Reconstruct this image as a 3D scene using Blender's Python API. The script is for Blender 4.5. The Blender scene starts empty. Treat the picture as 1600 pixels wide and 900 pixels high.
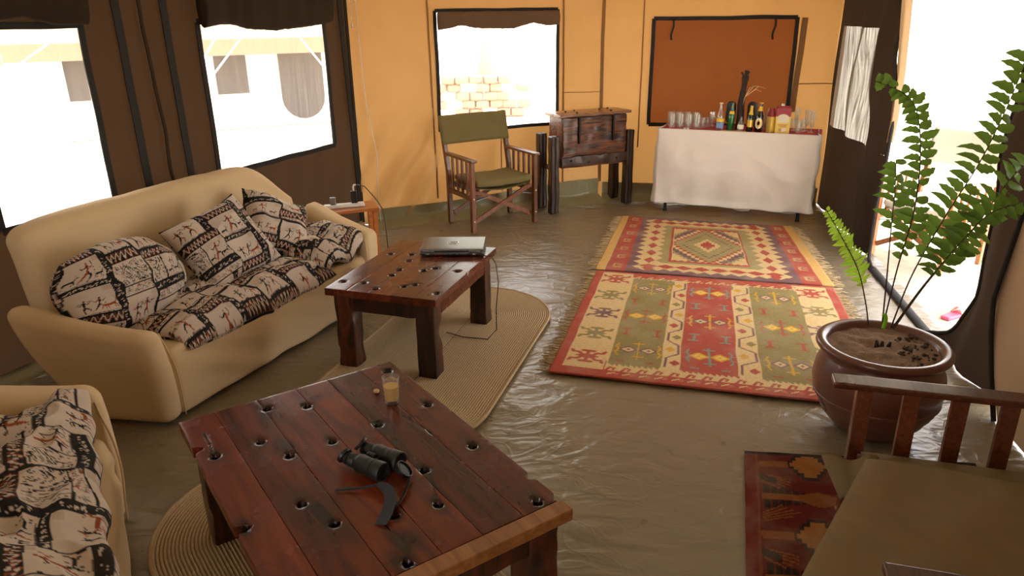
import bpy, bmesh, math, random
import numpy as np
from mathutils import Vector, Matrix, noise

# ------------------------------------------------------------------ camera
FPX, PITCH, ROLL, CAMH = 1150.0, math.radians(20.5), math.radians(0.75), 1.73
_p, _r = PITCH, ROLL
FW = Vector((0, math.cos(_p), -math.sin(_p)))
_R0 = Vector((1, 0, 0)); _U0 = Vector((0, math.sin(_p), math.cos(_p)))
RT = _R0 * math.cos(_r) - _U0 * math.sin(_r)
UP = _R0 * math.sin(_r) + _U0 * math.cos(_r)
SC = bpy.context.scene
cam_d = bpy.data.cameras.new('camera'); cam = bpy.data.objects.new('camera', cam_d)
SC.collection.objects.link(cam); SC.camera = cam
cam_d.sensor_width = 36; cam_d.lens = FPX * 36 / 1600; cam_d.clip_end = 200; cam_d.clip_start = 0.05
cam.matrix_world = Matrix(((RT.x, UP.x, -FW.x, 0), (RT.y, UP.y, -FW.y, 0), (RT.z, UP.z, -FW.z, CAMH), (0, 0, 0, 1)))

# ------------------------------------------------------------------ light
SC.view_settings.view_transform = 'Standard'; SC.view_settings.look = 'None'
SC.view_settings.gamma = 1; SC.view_settings.use_curve_mapping = False
SC.view_settings.exposure = 1.42
W = bpy.data.worlds.new('sky'); SC.world = W; W.use_nodes = True
nt = W.node_tree; nt.nodes.clear()
wo = nt.nodes.new('ShaderNodeOutputWorld'); bg = nt.nodes.new('ShaderNodeBackground')
tc = nt.nodes.new('ShaderNodeTexCoord'); sp = nt.nodes.new('ShaderNodeSeparateXYZ'); cr = nt.nodes.new('ShaderNodeValToRGB')
nt.links.new(tc.outputs['Generated'], sp.inputs[0]); nt.links.new(sp.outputs['Z'], cr.inputs[0])
cr.color_ramp.elements[0].position = 0.0; cr.color_ramp.elements[0].color = (1.0, 0.93, 0.82, 1)
cr.color_ramp.elements[1].position = 0.6; cr.color_ramp.elements[1].color = (0.78, 0.86, 1.0, 1)
nt.links.new(cr.outputs[0], bg.inputs[0]); bg.inputs[1].default_value = 3.2
nt.links.new(bg.outputs[0], wo.inputs[0])
sun_d = bpy.data.lights.new('sun', 'SUN'); sun_d.energy = 7; sun_d.angle = math.radians(1.0); sun_d.color = (1, 0.93, 0.8)
sun = bpy.data.objects.new('sun', sun_d); SC.collection.objects.link(sun)
sun.rotation_euler = Vector((0.42, 0.3, 0.86)).to_track_quat('Z', 'Y').to_euler()
SC.cycles.max_bounces = 10; SC.cycles.diffuse_bounces = 6; SC.cycles.transparent_max_bounces = 16
SC.cycles.transmission_bounces = 8; SC.cycles.sample_clamp_indirect = 8

# ------------------------------------------------------------------ helpers
PI = math.pi
COL = SC.collection
def R(d): return math.radians(d)
def ray(u, v): return RT * ((u - 800) / FPX) - UP * ((v - 450) / FPX) + FW
def P(u, v, z=0.0):
    d = ray(u, v); t = (z - CAMH) / d.z; return Vector((d.x * t, d.y * t, z))
def PL(u, v, p0, n):
    d = ray(u, v); o = Vector((0, 0, CAMH)); t = (Vector(p0) - o).dot(n) / d.dot(n); return o + d * t
def sstep(a, b, x):
    t = max(0.0, min(1.0, (x - a) / (b - a))); return t * t * (3 - 2 * t)
def N3(x, y, z=0.0): return noise.noise(Vector((x, y, z)))
def interp(tab, x):
    if x <= tab[0][0]: return tab[0][1]
    for (a, b), (c, d) in zip(tab, tab[1:]):
        if x <= c: return b + (d - b) * (x - a) / (c - a)
    return tab[-1][1]

def tag(o, label=None, cat=None, group=None, kind=None):
    if label: o['label'] = label
    if cat: o['category'] = cat
    if group: o['group'] = group
    if kind: o['kind'] = kind
    return o
def thing(name, loc=(0, 0, 0), rz=0.0, label=None, cat=None, group=None, kind=None):
    o = bpy.data.objects.new(name, None); COL.objects.link(o); o.empty_display_size = 0.1
    o.location = loc; o.rotation_euler = (0, 0, rz)
    return tag(o, label, cat, group, kind)
def dup(root, loc=None, rz=None):
    r = root.copy(); COL.objects.link(r)
    if loc is not None: r.location = loc
    if rz is not None: r.rotation_euler = (0, 0, rz)
    for ch in list(root.children):
        c = ch.copy(); COL.objects.link(c); c.parent = r
        for g in list(ch.children):
            d = g.copy(); COL.objects.link(d); d.parent = c
    return r

class MB:
    """collects geometry in thing-local coordinates, links it as one mesh object"""
    def __init__(s): s.v = []; s.f = []; s.c = []; s.M = None
    def add(s, vs, fs, cols=None):
        n = len(s.v)
        if s.M is not None: vs = [s.M @ Vector(p) for p in vs]
        s.v += [tuple(p) for p in vs]; s.f += [tuple(i + n for i in f) for f in fs]
        if cols is not None:
            s.c += list(cols)
        return s
    def box(s, x0, x1, y0, y1, z0, z1, M=None, tx=0, ty=0):
        vs = [(x0, y0, z0), (x1, y0, z0), (x1, y1, z0), (x0, y1, z0), (x0 + tx, y0 + ty, z1), (x1 - tx, y0 + ty, z1), (x1 - tx, y1 - ty, z1), (x0 + tx, y1 - ty, z1)]
        if M is not None: vs = [M @ Vector(p) for p in vs]
        return s.add(vs, [(0, 3, 2, 1), (4, 5, 6, 7), (0, 1, 5, 4), (1, 2, 6, 5), (2, 3, 7, 6), (3, 0, 4, 7)])
    def bar(s, a, b, w, h, up=(0, 0, 1)):
        a = Vector(a); b = Vector(b); d = (b - a).normalized(); up = Vector(up)
        sx = d.cross(up)
        if sx.length < 1e-4: sx = d.cross(Vector((0, 1, 0)))
        sx.normalize(); sy = sx.cross(d).normalized()
        vs = [q + sx * (i * w / 2) + sy * (j * h / 2) for q in (a, b) for i, j in ((-1, -1), (1, -1), (1, 1), (-1, 1))]
        return s.add(vs, [(0, 1, 2, 3), (7, 6, 5, 4), (0, 4, 5, 1), (1, 5, 6, 2), (2, 6, 7, 3), (3, 7, 4, 0)])
    def tube(s, pts, rad, n=8, caps=True, closed=False):
        pts = [Vector(p) for p in pts]; m = len(pts); vs = []; fs = []
        rr = rad if isinstance(rad, (list, tuple)) else [rad] * m
        ref = Vector((0.13, 0.21, 0.97))
        for i, p in enumerate(pts):
            if closed: d = pts[(i + 1) % m] - pts[i - 1]
            else: d = pts[min(i + 1, m - 1)] - pts[max(i - 1, 0)]
            if d.length < 1e-7: d = Vector((0, 0, 1))
            d.normalize(); x = ref - d * ref.dot(d)
            if x.length < 0.05: x = Vector((1, 0, 0)) - d * d.x
            x.normalize(); y = d.cross(x); ref = x
            for k in range(n):
                a = 2 * PI * k / n; vs.append(p + (x * math.cos(a) + y * math.sin(a)) * rr[i])
        for i in range(m if closed else m - 1):
            j = (i + 1) % m
            for k in range(n):
                l = (k + 1) % n; fs.append((i * n + k, i * n + l, j * n + l, j * n + k))
        if caps and not closed:
            fs.append(tuple(range(n))[::-1]); fs.append(tuple(range((m - 1) * n, m * n)))
        return s.add(vs, fs)
    def lathe(s, prof, n=24, c=(0, 0, 0), sx=1, sy=1):
        vs = []; fs = []; m = len(prof)
        for r, z in prof:
            for k in range(n):
                a = 2 * PI * k / n; vs.append((c[0] + r * sx * math.cos(a), c[1] + r * sy * math.sin(a), c[2] + z))
        for i in range(m - 1):
            for k in range(n):
                l = (k + 1) % n; fs.append((i * n + k, i * n + l, (i + 1) * n + l, (i + 1) * n + k))
        if prof[0][0] > 1e-5: fs.append(tuple(range(n))[::-1])
        if prof[-1][0] > 1e-5: fs.append(tuple(range((m - 1) * n, m * n)))
        return s.add(vs, fs)
    def prism(s, poly, z0, z1):
        n = len(poly); vs = [(x, y, z0) for x, y in poly] + [(x, y, z1) for x, y in poly]
        return s.add(vs, [tuple(range(n))[::-1], tuple(range(n, 2 * n))] + [(i, (i + 1) % n, n + (i + 1) % n, n + i) for i in range(n)])
    def grid(s, fn, nu, nv, colfn=None):
        vs = []; cs = []
        for j in range(nv + 1):
            for i in range(nu + 1):
                vs.append(fn(i / nu, j / nv))
                if colfn: cs.append(colfn(i / nu, j / nv))
        fs = [(j * (nu + 1) + i, j * (nu + 1) + i + 1, (j + 1) * (nu + 1) + i + 1, (j + 1) * (nu + 1) + i) for j in range(nv) for i in range(nu)]
        return s.add(vs, fs, cs if colfn else None)
    def rbox(s, x0, x1, y0, y1, z0, z1, r, n=10, deform=None, colfn=None):
        """rounded box of six grids; deform(Vector)->Vector; welded later"""
        c = Vector(((x0 + x1) / 2, (y0 + y1) / 2, (z0 + z1) / 2)); h = Vector(((x1 - x0) / 2, (y1 - y0) / 2, (z1 - z0) / 2))
        def ticks(hh):
            k = max(2, int(n * hh / max(h)))
            rr = min(r, hh); inn = hh - rr
            edge = [hh - rr * (1 - math.tan(PI / 4 * q / 3)) if False else inn + rr * math.tan(PI / 4 * q / 3) for q in range(4)]
            mid = [(-inn + 2 * inn * q / k) for q in range(k + 1)] if inn > 1e-6 else [0.0]
            return sorted(set([round(-e, 6) for e in edge[1:]] + [round(m, 6) for m in mid] + [round(e, 6) for e in edge[1:]]))
        T = [ticks(h.x), ticks(h.y), ticks(h.z)]
        key = {}; vs = []; fs = []; cs = []
        def vid(p):
            k = (round(p[0], 5), round(p[1], 5), round(p[2], 5))
            if k in key: return key[k]
            q = [0, 0, 0]; 
            for a in range(3):
                rr = min(r, h[a]); q[a] = max(-(h[a] - rr), min(h[a] - rr, p[a]))
            d = Vector((p[0] - q[0], p[1] - q[1], p[2] - q[2]))
            if d.length > 1e-9:
                d.normalize()
                o = Vector((q[0] + d.x * min(r, h.x), q[1] + d.y * min(r, h.y), q[2] + d.z * min(r, h.z)))
            else: o = Vector(q)
            o += c
            if deform: o = Vector(deform(o))
            key[k] = len(vs); vs.append(o)
            return key[k]
        for a in range(3):
            b, d = (a + 1) % 3, (a + 2) % 3
            for sg in (-1, 1):
                for i in range(len(T[b]) - 1):
                    for j in range(len(T[d]) - 1):
                        q = []
                        for ii, jj in ((i, j), (i + 1, j), (i + 1, j + 1), (i, j + 1)):
                            p = [0, 0, 0]; p[a] = sg * h[a]; p[b] = T[b][ii]; p[d] = T[d][jj]; q.append(vid(p))
                        if sg < 0: q = q[::-1]
                        if len(set(q)) == 4: fs.append(tuple(q))
        return s.add(vs, fs)
    def build(s, name, mat, parent=None, smooth=False, bevel=0, seg=2, label=None, loc=None, rot=None, attr='tint', angle=None, solid=0):
        me = bpy.data.meshes.new(name)
        me.from_pydata(s.v, [], s.f); me.update()
        if s.c and len(s.c) == len(s.v):
            ca = me.color_attributes.new(attr, 'FLOAT_COLOR', 'POINT')
            arr = np.ones((len(s.v), 4), np.float32); cc = np.array(s.c, np.float32)
            arr[:, :cc.shape[1]] = cc; ca.data.foreach_set('color', arr.ravel())
        if smooth: me.shade_smooth()
        if angle is not None: me.set_sharp_from_angle(angle=angle)
        for m in (mat if isinstance(mat, (list, tuple)) else [mat]): me.materials.append(m)
        o = bpy.data.objects.new(name, me); COL.objects.link(o)
        if parent is not None: o.parent = parent
        if loc is not None: o.location = loc
        if rot is not None: o.rotation_euler = rot
        if solid:
            md = o.modifiers.new('thickness', 'SOLIDIFY'); md.thickness = solid; md.offset = 0
        if bevel:
            md = o.modifiers.new('bevel', 'BEVEL'); md.width = bevel; md.segments = seg; md.limit_method = 'ANGLE'; md.angle_limit = R(35)
            md.harden_normals = False
        if label: o['label'] = label
        return o
def top(o, label, cat, group=None, kind=None): return tag(o, label, cat, group, kind)

# ------------------------------------------------------------------ materials
def nodes(name):
    m = bpy.data.materials.new(name); m.use_nodes = True; t = m.node_tree
    return m, t, t.nodes['Principled BSDF'], t.nodes['Material Output']
def nd(t, typ, **kw):
    n = t.nodes.new(typ)
    for k, v in kw.items():
        if k.startswith('i_'): n.inputs[k[2:].replace('_', ' ')].default_value = v
        else: setattr(n, k, v)
    return n
def mixc(t, a, b, fac, blend='MIX'):
    m = t.nodes.new('ShaderNodeMix'); m.data_type = 'RGBA'; m.blend_type = blend; m.clamp_factor = True
    for sock, val in ((m.inputs[6], a), (m.inputs[7], b), (m.inputs[0], fac)):
        if hasattr(val, 'links') or isinstance(val, bpy.types.NodeSocket): t.links.new(val, sock)
        elif isinstance(val, (int, float)): sock.default_value = val
        else: sock.default_value = (*val, 1) if len(val) == 3 else val
    return m.outputs[2]
def ramp(t, fac, stops):
    r = t.nodes.new('ShaderNodeValToRGB'); e = r.color_ramp.elements
    while len(e) < len(stops): e.new(0.5)
    for el, (p, c) in zip(e, stops):
        el.position = p; el.color = (*c, 1) if not isinstance(c, (int, float)) else (c, c, c, 1)
    t.links.new(fac, r.inputs[0]); return r.outputs[0]
def coords(t, scale=(1, 1, 1), kind='Object', rot=(0, 0, 0)):
    c = t.nodes.new('ShaderNodeTexCoord'); m = t.nodes.new('ShaderNodeMapping')
    m.inputs['Scale'].default_value = scale; m.inputs['Rotation'].default_value = rot
    t.links.new(c.outputs[kind], m.inputs[0]); return m.outputs[0]
def nz(t, vec, scale, detail=4, rough=0.5, dist=0.0):
    n = t.nodes.new('ShaderNodeTexNoise'); n.inputs['Scale'].default_value = scale; n.inputs['Detail'].default_value = detail
    n.inputs['Roughness'].default_value = rough; n.inputs['Distortion'].default_value = dist
    t.links.new(vec, n.inputs['Vector']); return n.outputs['Fac']
def bump(t, b, h, strength=0.3, dist=0.01, prev=None):
    n = t.nodes.new('ShaderNodeBump'); n.inputs['Strength'].default_value = strength; n.inputs['Distance'].default_value = dist
    t.links.new(h, n.inputs['Height'])
    if prev is not None: t.links.new(prev, n.inputs['Normal'])
    if b is not None: t.links.new(n.outputs[0], b.inputs['Normal'])
    return n.outputs[0]
def attr(t, name):
    a = t.nodes.new('ShaderNodeAttribute'); a.attribute_name = name; return a
def plain(name, col, rough=0.6, metal=0.0, var=0.15, scale=12, bmp=0.15, spec=0.5, bdist=0.002, coat=0.0):
    m, t, b, o = nodes(name); v = coords(t)
    f = nz(t, v, scale, 5)
    c = mixc(t, tuple(x * (1 - var) for x in col), tuple(min(1, x * (1 + var)) for x in col), f)
    t.links.new(c, b.inputs['Base Color']); b.inputs['Roughness'].default_value = rough; b.inputs['Metallic'].default_value = metal
    b.inputs['Specular IOR Level'].default_value = spec; b.inputs['Coat Weight'].default_value = coat
    if bmp: bump(t, b, nz(t, v, scale * 6, 3), bmp, bdist)
    return m
def canvas(name, col, trans, weave=900, var=0.12, stain=None, bmp=0.15, rough=0.9, tfac=0.5):
    """cloth that lets light through: diffuse front plus translucent"""
    m, t, b, o = nodes(name); v = coords(t)
    f = nz(t, v, 2.3, 6, 0.6)
    c = mixc(t, tuple(x * (1 - var) for x in col), tuple(min(1, x * (1 + var)) for x in col), f)
    if stain: c = mixc(t, c, stain, ramp(t, nz(t, v, 0.9, 5, 0.6), [(0.45, 0.0), (0.75, 0.6)]))
    t.links.new(c, b.inputs['Base Color']); b.inputs['Roughness'].default_value = rough; b.inputs['Specular IOR Level'].default_value = 0.15
    w = nz(t, coords(t, (1, 1, 1)), weave / 4, 2)
    n = bump(t, b, w, bmp, 0.001)
    tr = t.nodes.new('ShaderNodeBsdfTranslucent')
    t.links.new(mixc(t, c, tuple(trans), 0.75), tr.inputs[0]); t.links.new(n, tr.inputs[1])
    mx = t.nodes.new('ShaderNodeMixShader'); mx.inputs[0].default_value = tfac
    t.links.new(b.outputs[0], mx.inputs[1]); t.links.new(tr.outputs[0], mx.inputs[2]); t.links.new(mx.outputs[0], o.inputs[0])
    return m
def wood(name, dark, lit, rough=0.3, grain=(14, 1.2, 14), coat=0.3, contrast=(0.3, 0.72), charname=None, bmp=0.25):
    m, t, b, o = nodes(name)
    oi = t.nodes.new('ShaderNodeObjectInfo'); tcn = t.nodes.new('ShaderNodeTexCoord')
    cmb = nd(t, 'ShaderNodeVectorMath', operation='ADD')
    mul = nd(t, 'ShaderNodeMath', operation='MULTIPLY'); mul.inputs[1].default_value = 17.0
    t.links.new(oi.outputs['Random'], mul.inputs[0]); t.links.new(tcn.outputs['Object'], cmb.inputs[0]); t.links.new(mul.outputs[0], cmb.inputs[1])
    mp = t.nodes.new('ShaderNodeMapping'); mp.inputs['Scale'].default_value = grain; t.links.new(cmb.outputs[0], mp.inputs[0])
    g = nz(t, mp.outputs[0], 1.6, 8, 0.62, 1.4)
    fine = nz(t, mp.outputs[0], 9.0, 4, 0.7, 0.4)
    c = ramp(t, g, [(contrast[0], dark), (contrast[1], lit)])
    c = mixc(t, c, tuple(x * 0.45 for x in dark), ramp(t, fine, [(0.58, 0.0), (0.85, 0.55)]))
    hsv = nd(t, 'ShaderNodeHueSaturation'); mr = nd(t, 'ShaderNodeMapRange'); mr.inputs[3].default_value = 0.62; mr.inputs[4].default_value = 1.35
    t.links.new(oi.outputs['Random'], mr.inputs[0]); t.links.new(mr.outputs[0], hsv.inputs['Value']); t.links.new(c, hsv.inputs['Color'])
    c = hsv.outputs[0]
    if charname:
        a = attr(t, charname); c = mixc(t, c, (0.006, 0.004, 0.003), a.outputs['Fac'])
    t.links.new(c, b.inputs['Base Color'])
    t.links.new(ramp(t, nz(t, tcn.outputs['Object'], 7, 3), [(0.3, rough * 0.9), (0.8, min(1, rough * 1.25))]), b.inputs['Roughness'])
    b.inputs['Coat Weight'].default_value = coat; b.inputs['Coat Roughness'].default_value = 0.18; b.inputs['Specular IOR Level'].default_value = 0.36
    bump(t, b, g, bmp, 0.004); return m
def vcol(name, aname='tint', rough=0.9, weave=700, bmp=0.4, wear=0.15, spec=0.2, sheen=0.0, bdist=0.0015):
    m, t, b, o = nodes(name); a = attr(t, aname); v = coords(t)
    f = nz(t, v, 60, 5, 0.7)
    c = mixc(t, a.outputs['Color'], (0.0, 0.0, 0.0), ramp(t, f, [(0.4, 0.0), (0.8, wear)]))
    c = mixc(t, c, (0.55, 0.46, 0.32), ramp(t, nz(t, v, 5, 4), [(0.45, 0.0), (0.85, wear)]))
    t.links.new(c, b.inputs['Base Color']); b.inputs['Roughness'].default_value = rough
    b.inputs['Specular IOR Level'].default_value = spec; b.inputs['Sheen Weight'].default_value = sheen
    bump(t, b, nz(t, v, weave / 2, 2), bmp, bdist); return m

M = {}
M['orange'] = canvas('orange_canvas', (0.37, 0.222, 0.105), (0.78, 0.40, 0.11), stain=(0.29, 0.155, 0.07), tfac=0.115)
M['flap'] = canvas('brown_window_flap_canvas', (0.125, 0.044, 0.017), (0.40, 0.11, 0.02), tfac=0.10)
M['dark'] = canvas('dark_brown_lining', (0.028, 0.019, 0.013), (0.26, 0.12, 0.05), tfac=0.06, var=0.25)
M['black_cloth'] = canvas('black_door_fabric', (0.020, 0.015, 0.012), (0.06, 0.03, 0.015), tfac=0.10, var=0.3)
M['strip'] = plain('black_webbing', (0.012, 0.010, 0.009), 0.85, bmp=0.3, scale=40)
M['roll'] = canvas('rolled_blind_cloth', (0.035, 0.022, 0.014), (0.2, 0.09, 0.04), tfac=0.08, var=0.3)
M['roll_tan'] = canvas('rolled_blind_tan', (0.14, 0.085, 0.05), (0.4, 0.22, 0.1), tfac=0.15, var=0.3)
M['beige_drape'] = canvas('beige_drape', (0.50, 0.36, 0.22), (0.85, 0.6, 0.35), tfac=0.10)
M['beige_wall'] = canvas('beige_side_canvas', (0.32, 0.21, 0.13), (0.6, 0.4, 0.2), tfac=0.03)
M['roof'] = canvas('cream_roof_canvas', (0.55, 0.48, 0.38), (0.92, 0.84, 0.70), tfac=0.115)
M['ext_white'] = plain('pale_tent_canvas', (0.82, 0.76, 0.66), 0.95, bmp=0.1, scale=3)
M['ext_tan'] = plain('tan_tent_fly', (0.26, 0.155, 0.09), 0.95, bmp=0.1, scale=3)
M['ext_grey'] = plain('grey_tent_mesh', (0.035, 0.028, 0.025), 0.95, bmp=0.1, scale=3)
M['rope'] = plain('pale_rope', (0.75, 0.70, 0.62), 0.9, scale=60)
M['sofa'] = canvas('beige_slipcover', (0.63, 0.475, 0.285), (0.3, 0.2, 0.1), tfac=0.03, var=0.05, bmp=0.2)
M['cushion_olive'] = plain('olive_khaki_canvas', (0.20, 0.145, 0.07), 0.9, scale=10, bmp=0.35, var=0.12, spec=0.2)
M['cushion_green'] = plain('green_khaki_canvas', (0.17, 0.135, 0.055), 0.9, scale=10, bmp=0.35, var=0.12, spec=0.2)
M['print'] = vcol('hunting_scene_print', wear=0.05, bmp=0.3)
M['rug'] = vcol('woven_kilim', weave=500, bmp=0.8, wear=0.30, bdist=0.002)
M['fringe'] = plain('kilim_fringe', (0.42, 0.30, 0.16), 0.95, scale=30, var=0.3)
M['jute'] = None
M['table'] = wood('red_brown_hardwood', (0.040, 0.0065, 0.003), (0.19, 0.033, 0.009), rough=0.25, grain=(9, 0.8, 9), charname='tint', bmp=0.03, coat=0.06)
M['table_light'] = wood('lighter_end_board', (0.16, 0.06, 0.018), (0.36, 0.16, 0.05), rough=0.35)
M['table2'] = wood('glossy_red_hardwood', (0.050, 0.009, 0.0035), (0.19, 0.038, 0.012), rough=0.26, grain=(9, 0.8, 9), charname='tint', bmp=0.03, coat=0.1)
M['leg'] = wood('rough_dark_post', (0.012, 0.006, 0.004), (0.12, 0.026, 0.009), rough=0.38, grain=(9, 9, 1.3), contrast=(0.42, 0.7), bmp=0.8)
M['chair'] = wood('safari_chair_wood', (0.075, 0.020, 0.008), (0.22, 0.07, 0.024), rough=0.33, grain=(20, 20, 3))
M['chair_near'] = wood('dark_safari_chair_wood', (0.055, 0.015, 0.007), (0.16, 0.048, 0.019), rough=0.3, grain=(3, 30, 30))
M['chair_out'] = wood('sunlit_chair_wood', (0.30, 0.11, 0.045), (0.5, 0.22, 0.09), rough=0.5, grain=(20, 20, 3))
M['cabinet'] = wood('old_sleeper_wood', (0.016, 0.007, 0.004), (0.27, 0.085, 0.03), rough=0.4, grain=(2, 14, 16), contrast=(0.38, 0.68), bmp=0.9)
M['cabinet_post'] = wood('blackened_post_wood', (0.012, 0.008, 0.006), (0.055, 0.022, 0.011), rough=0.42, grain=(14, 14, 2), bmp=0.9)
M['cabinet_top'] = wood('worn_lid_wood', (0.13, 0.05, 0.02), (0.36, 0.17, 0.08), rough=0.35, grain=(2, 14, 16))
M['iron'] = plain('black_iron', (0.015, 0.014, 0.013), 0.5, metal=0.6, scale=60, bmp=0.4)
M['bolt'] = plain('brass_bolt', (0.55, 0.40, 0.2), 0.35, metal=0.9, scale=60)
M['grey_metal'] = plain('grey_metal_bracket', (0.22, 0.22, 0.22), 0.45, metal=0.7, scale=60)
M['white_cloth'] = canvas('white_table_cloth', (0.80, 0.74, 0.68), (0.6, 0.5, 0.4), tfac=0.08, var=0.03)
M['red_cloth'] = plain('red_under_cloth', (0.42, 0.035, 0.05), 0.9, scale=40, bmp=0.3)
M['clay'] = None
M['soil'] = plain('dry_sandy_soil', (0.26, 0.17, 0.11), 0.95, scale=25, var=0.5, bmp=1.0, bdist=0.01)
M['clod'] = plain('dark_soil_clods', (0.06, 0.035, 0.022), 0.95, scale=60, bmp=0.8)
M['stem'] = plain('fern_stem', (0.045, 0.022, 0.012), 0.6, scale=40)
M['bino'] = plain('black_green_rubber', (0.011, 0.014, 0.011), 0.42, scale=90, bmp=0.35)
M['black_pl'] = plain('black_plastic', (0.012, 0.012, 0.013), 0.38, scale=60, bmp=0.1)
M['strap'] = plain('black_nylon_strap', (0.020, 0.022, 0.026), 0.6, scale=200, bmp=0.5)
M['lap_sil'] = plain('silver_laptop_lid', (0.15, 0.145, 0.135), 0.34, metal=0.7, scale=20, var=0.05, bmp=0.0)
M['lap_dark'] = plain('grey_laptop_body', (0.10, 0.10, 0.105), 0.4, metal=0.3, scale=40, bmp=0.1)
M['lap_port'] = plain('port_black', (0.01, 0.01, 0.011), 0.5, scale=60)
M['lap_blue'] = plain('port_blue', (0.03, 0.05, 0.2), 0.5, scale=60)
M['lap_red'] = plain('port_maroon', (0.2, 0.03, 0.06), 0.5, scale=60)
M['logo'] = plain('pale_emblem', (0.65, 0.64, 0.62), 0.2, metal=0.8, scale=40)
M['white_pl'] = plain('white_plastic', (0.72, 0.70, 0.66), 0.4, scale=40, bmp=0.05)
M['orange_wood'] = wood('orange_varnished_wood', (0.42, 0.12, 0.03), (0.70, 0.25, 0.06), rough=0.3, grain=(3, 20, 20))
M['pink'] = plain('pink_rubber', (0.75, 0.12, 0.22), 0.5, scale=50)
M['tan_dot'] = plain('tan_nut', (0.55, 0.36, 0.17), 0.6, scale=90, bmp=0.4)
M['label_cream'] = plain('cream_paper', (0.78, 0.72, 0.55), 0.7, scale=40, bmp=0.05)
M['label_yellow'] = plain('yellow_paper', (0.80, 0.52, 0.05), 0.6, scale=40, bmp=0.05)
M['label_blue'] = plain('blue_paper', (0.2, 0.32, 0.6), 0.6, scale=40, bmp=0.05)
M['gold'] = plain('gold_foil', (0.75, 0.48, 0.10), 0.35, metal=0.6, scale=60)
M['carton_y'] = plain('yellow_carton', (0.80, 0.60, 0.13), 0.55, scale=30, bmp=0.05)
M['carton_r'] = plain('maroon_carton', (0.36, 0.05, 0.07), 0.55, scale=30, bmp=0.05)
M['dry'] = plain('dry_grass', (0.62, 0.40, 0.20), 0.8, scale=60)
M['bark'] = plain('charred_branch', (0.035, 0.020, 0.014), 0.8, scale=40, bmp=1.0, bdist=0.006)
M['stone'] = plain('red_stone', (0.42, 0.2, 0.12), 0.95, scale=8, var=0.3)
M['trunk'] = plain('grey_bark', (0.35, 0.27, 0.2), 0.95, scale=10, bmp=0.6)

def glassmat(name, col, rough=0.02, alpha=0.25):
    m, t, b, o = nodes(name)
    g = nd(t, 'ShaderNodeBsdfGlossy'); g.inputs['Roughness'].default_value = rough; g.inputs['Color'].default_value = (1, 1, 1, 1)
    tr = nd(t, 'ShaderNodeBsdfTransparent'); tr.inputs[0].default_value = (*col, 1)
    lw = nd(t, 'ShaderNodeLayerWeight'); lw.inputs[0].default_value = 0.35; pw = nd(t, 'ShaderNodeMath', operation='POWER'); pw.inputs[1].default_value = 2.2; pm = nd(t, 'ShaderNodeMath', operation='MULTIPLY_ADD'); pm.inputs[1].default_value = alpha; pm.inputs[2].default_value = 0.11; t.links.new(lw.outputs['Facing'], pw.inputs[0]); t.links.new(pw.outputs[0], pm.inputs[0])
    v = coords(t); bp = bump(t, None, nz(t, v, 60, 2), 0.1, 0.001); t.links.new(bp, g.inputs['Normal'])
    mx = nd(t, 'ShaderNodeMixShader'); t.links.new(pm.outputs[0], mx.inputs[0])
    t.links.new(tr.outputs[0], mx.inputs[1]); t.links.new(g.outputs[0], mx.inputs[2])
    df = nd(t, 'ShaderNodeBsdfDiffuse'); df.inputs[0].default_value = (*[min(1, c * 1.0) for c in col], 1); m2 = nd(t, 'ShaderNodeMixShader'); m2.inputs[0].default_value = 0.04
    t.links.new(mx.outputs[0], m2.inputs[1]); t.links.new(df.outputs[0], m2.inputs[2]); t.links.new(m2.outputs[0], o.inputs[0])
    return m
M['glass'] = glassmat('clear_glass', (0.93, 0.94, 0.93), alpha=0.45)
M['glass_green'] = plain('bright_green_glass', (0.012, 0.13, 0.03), 0.1, scale=30, bmp=0.0, coat=0.5)
M['glass_brown'] = plain('dark_brown_glass', (0.012, 0.006, 0.004), 0.1, scale=30, bmp=0.0, coat=0.5)
M['glass_dkgreen'] = plain('dark_green_glass', (0.008, 0.02, 0.008), 0.1, scale=30, bmp=0.0, coat=0.5)
def juicemat():
    m, t, b, o = nodes('orange_juice'); v = coords(t)
    t.links.new(mixc(t, (0.85, 0.50, 0.10), (0.9, 0.58, 0.16), nz(t, v, 20, 3)), b.inputs['Base Color'])
    b.inputs['Roughness'].default_value = 0.3; b.inputs['Subsurface Weight'].default_value = 0.3
    b.inputs['Subsurface Radius'].default_value = (0.02, 0.01, 0.005); return m
M['juice'] = juicemat()
def meshmat(name, col, dens):
    """insect screen: fine threads, mostly open"""
    m, t, b, o = nodes(name); v = coords(t)
    df = nd(t, 'ShaderNodeBsdfDiffuse'); tl = nd(t, 'ShaderNodeBsdfTranslucent'); tr = nd(t, 'ShaderNodeBsdfTransparent')
    df.inputs[0].default_value = (*col, 1); tl.inputs[0].default_value = (*col, 1)
    a = nd(t, 'ShaderNodeMixShader'); a.inputs[0].default_value = 0.5; t.links.new(df.outputs[0], a.inputs[1]); t.links.new(tl.outputs[0], a.inputs[2])
    f = ramp(t, nz(t, coords(t, (30, 30, 1.2)), 1.5, 4, 0.6), [(0.35, dens * (0.7 if dens < .5 else .90)), (0.7, min(1, dens * 1.35))])
    mx = nd(t, 'ShaderNodeMixShader'); t.links.new(f, mx.inputs[0]); t.links.new(tr.outputs[0], mx.inputs[1]); t.links.new(a.outputs[0], mx.inputs[2])
    t.links.new(mx.outputs[0], o.inputs[0]); return m
M['screen'] = meshmat('insect_screen', (0.42, 0.36, 0.31), 0.30)
M['screen_thin'] = meshmat('thin_insect_screen', (0.5, 0.45, 0.4), 0.12)
M['sheer'] = meshmat('sheer_dark_curtain', (0.055, 0.043, 0.032), 0.97)

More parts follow.
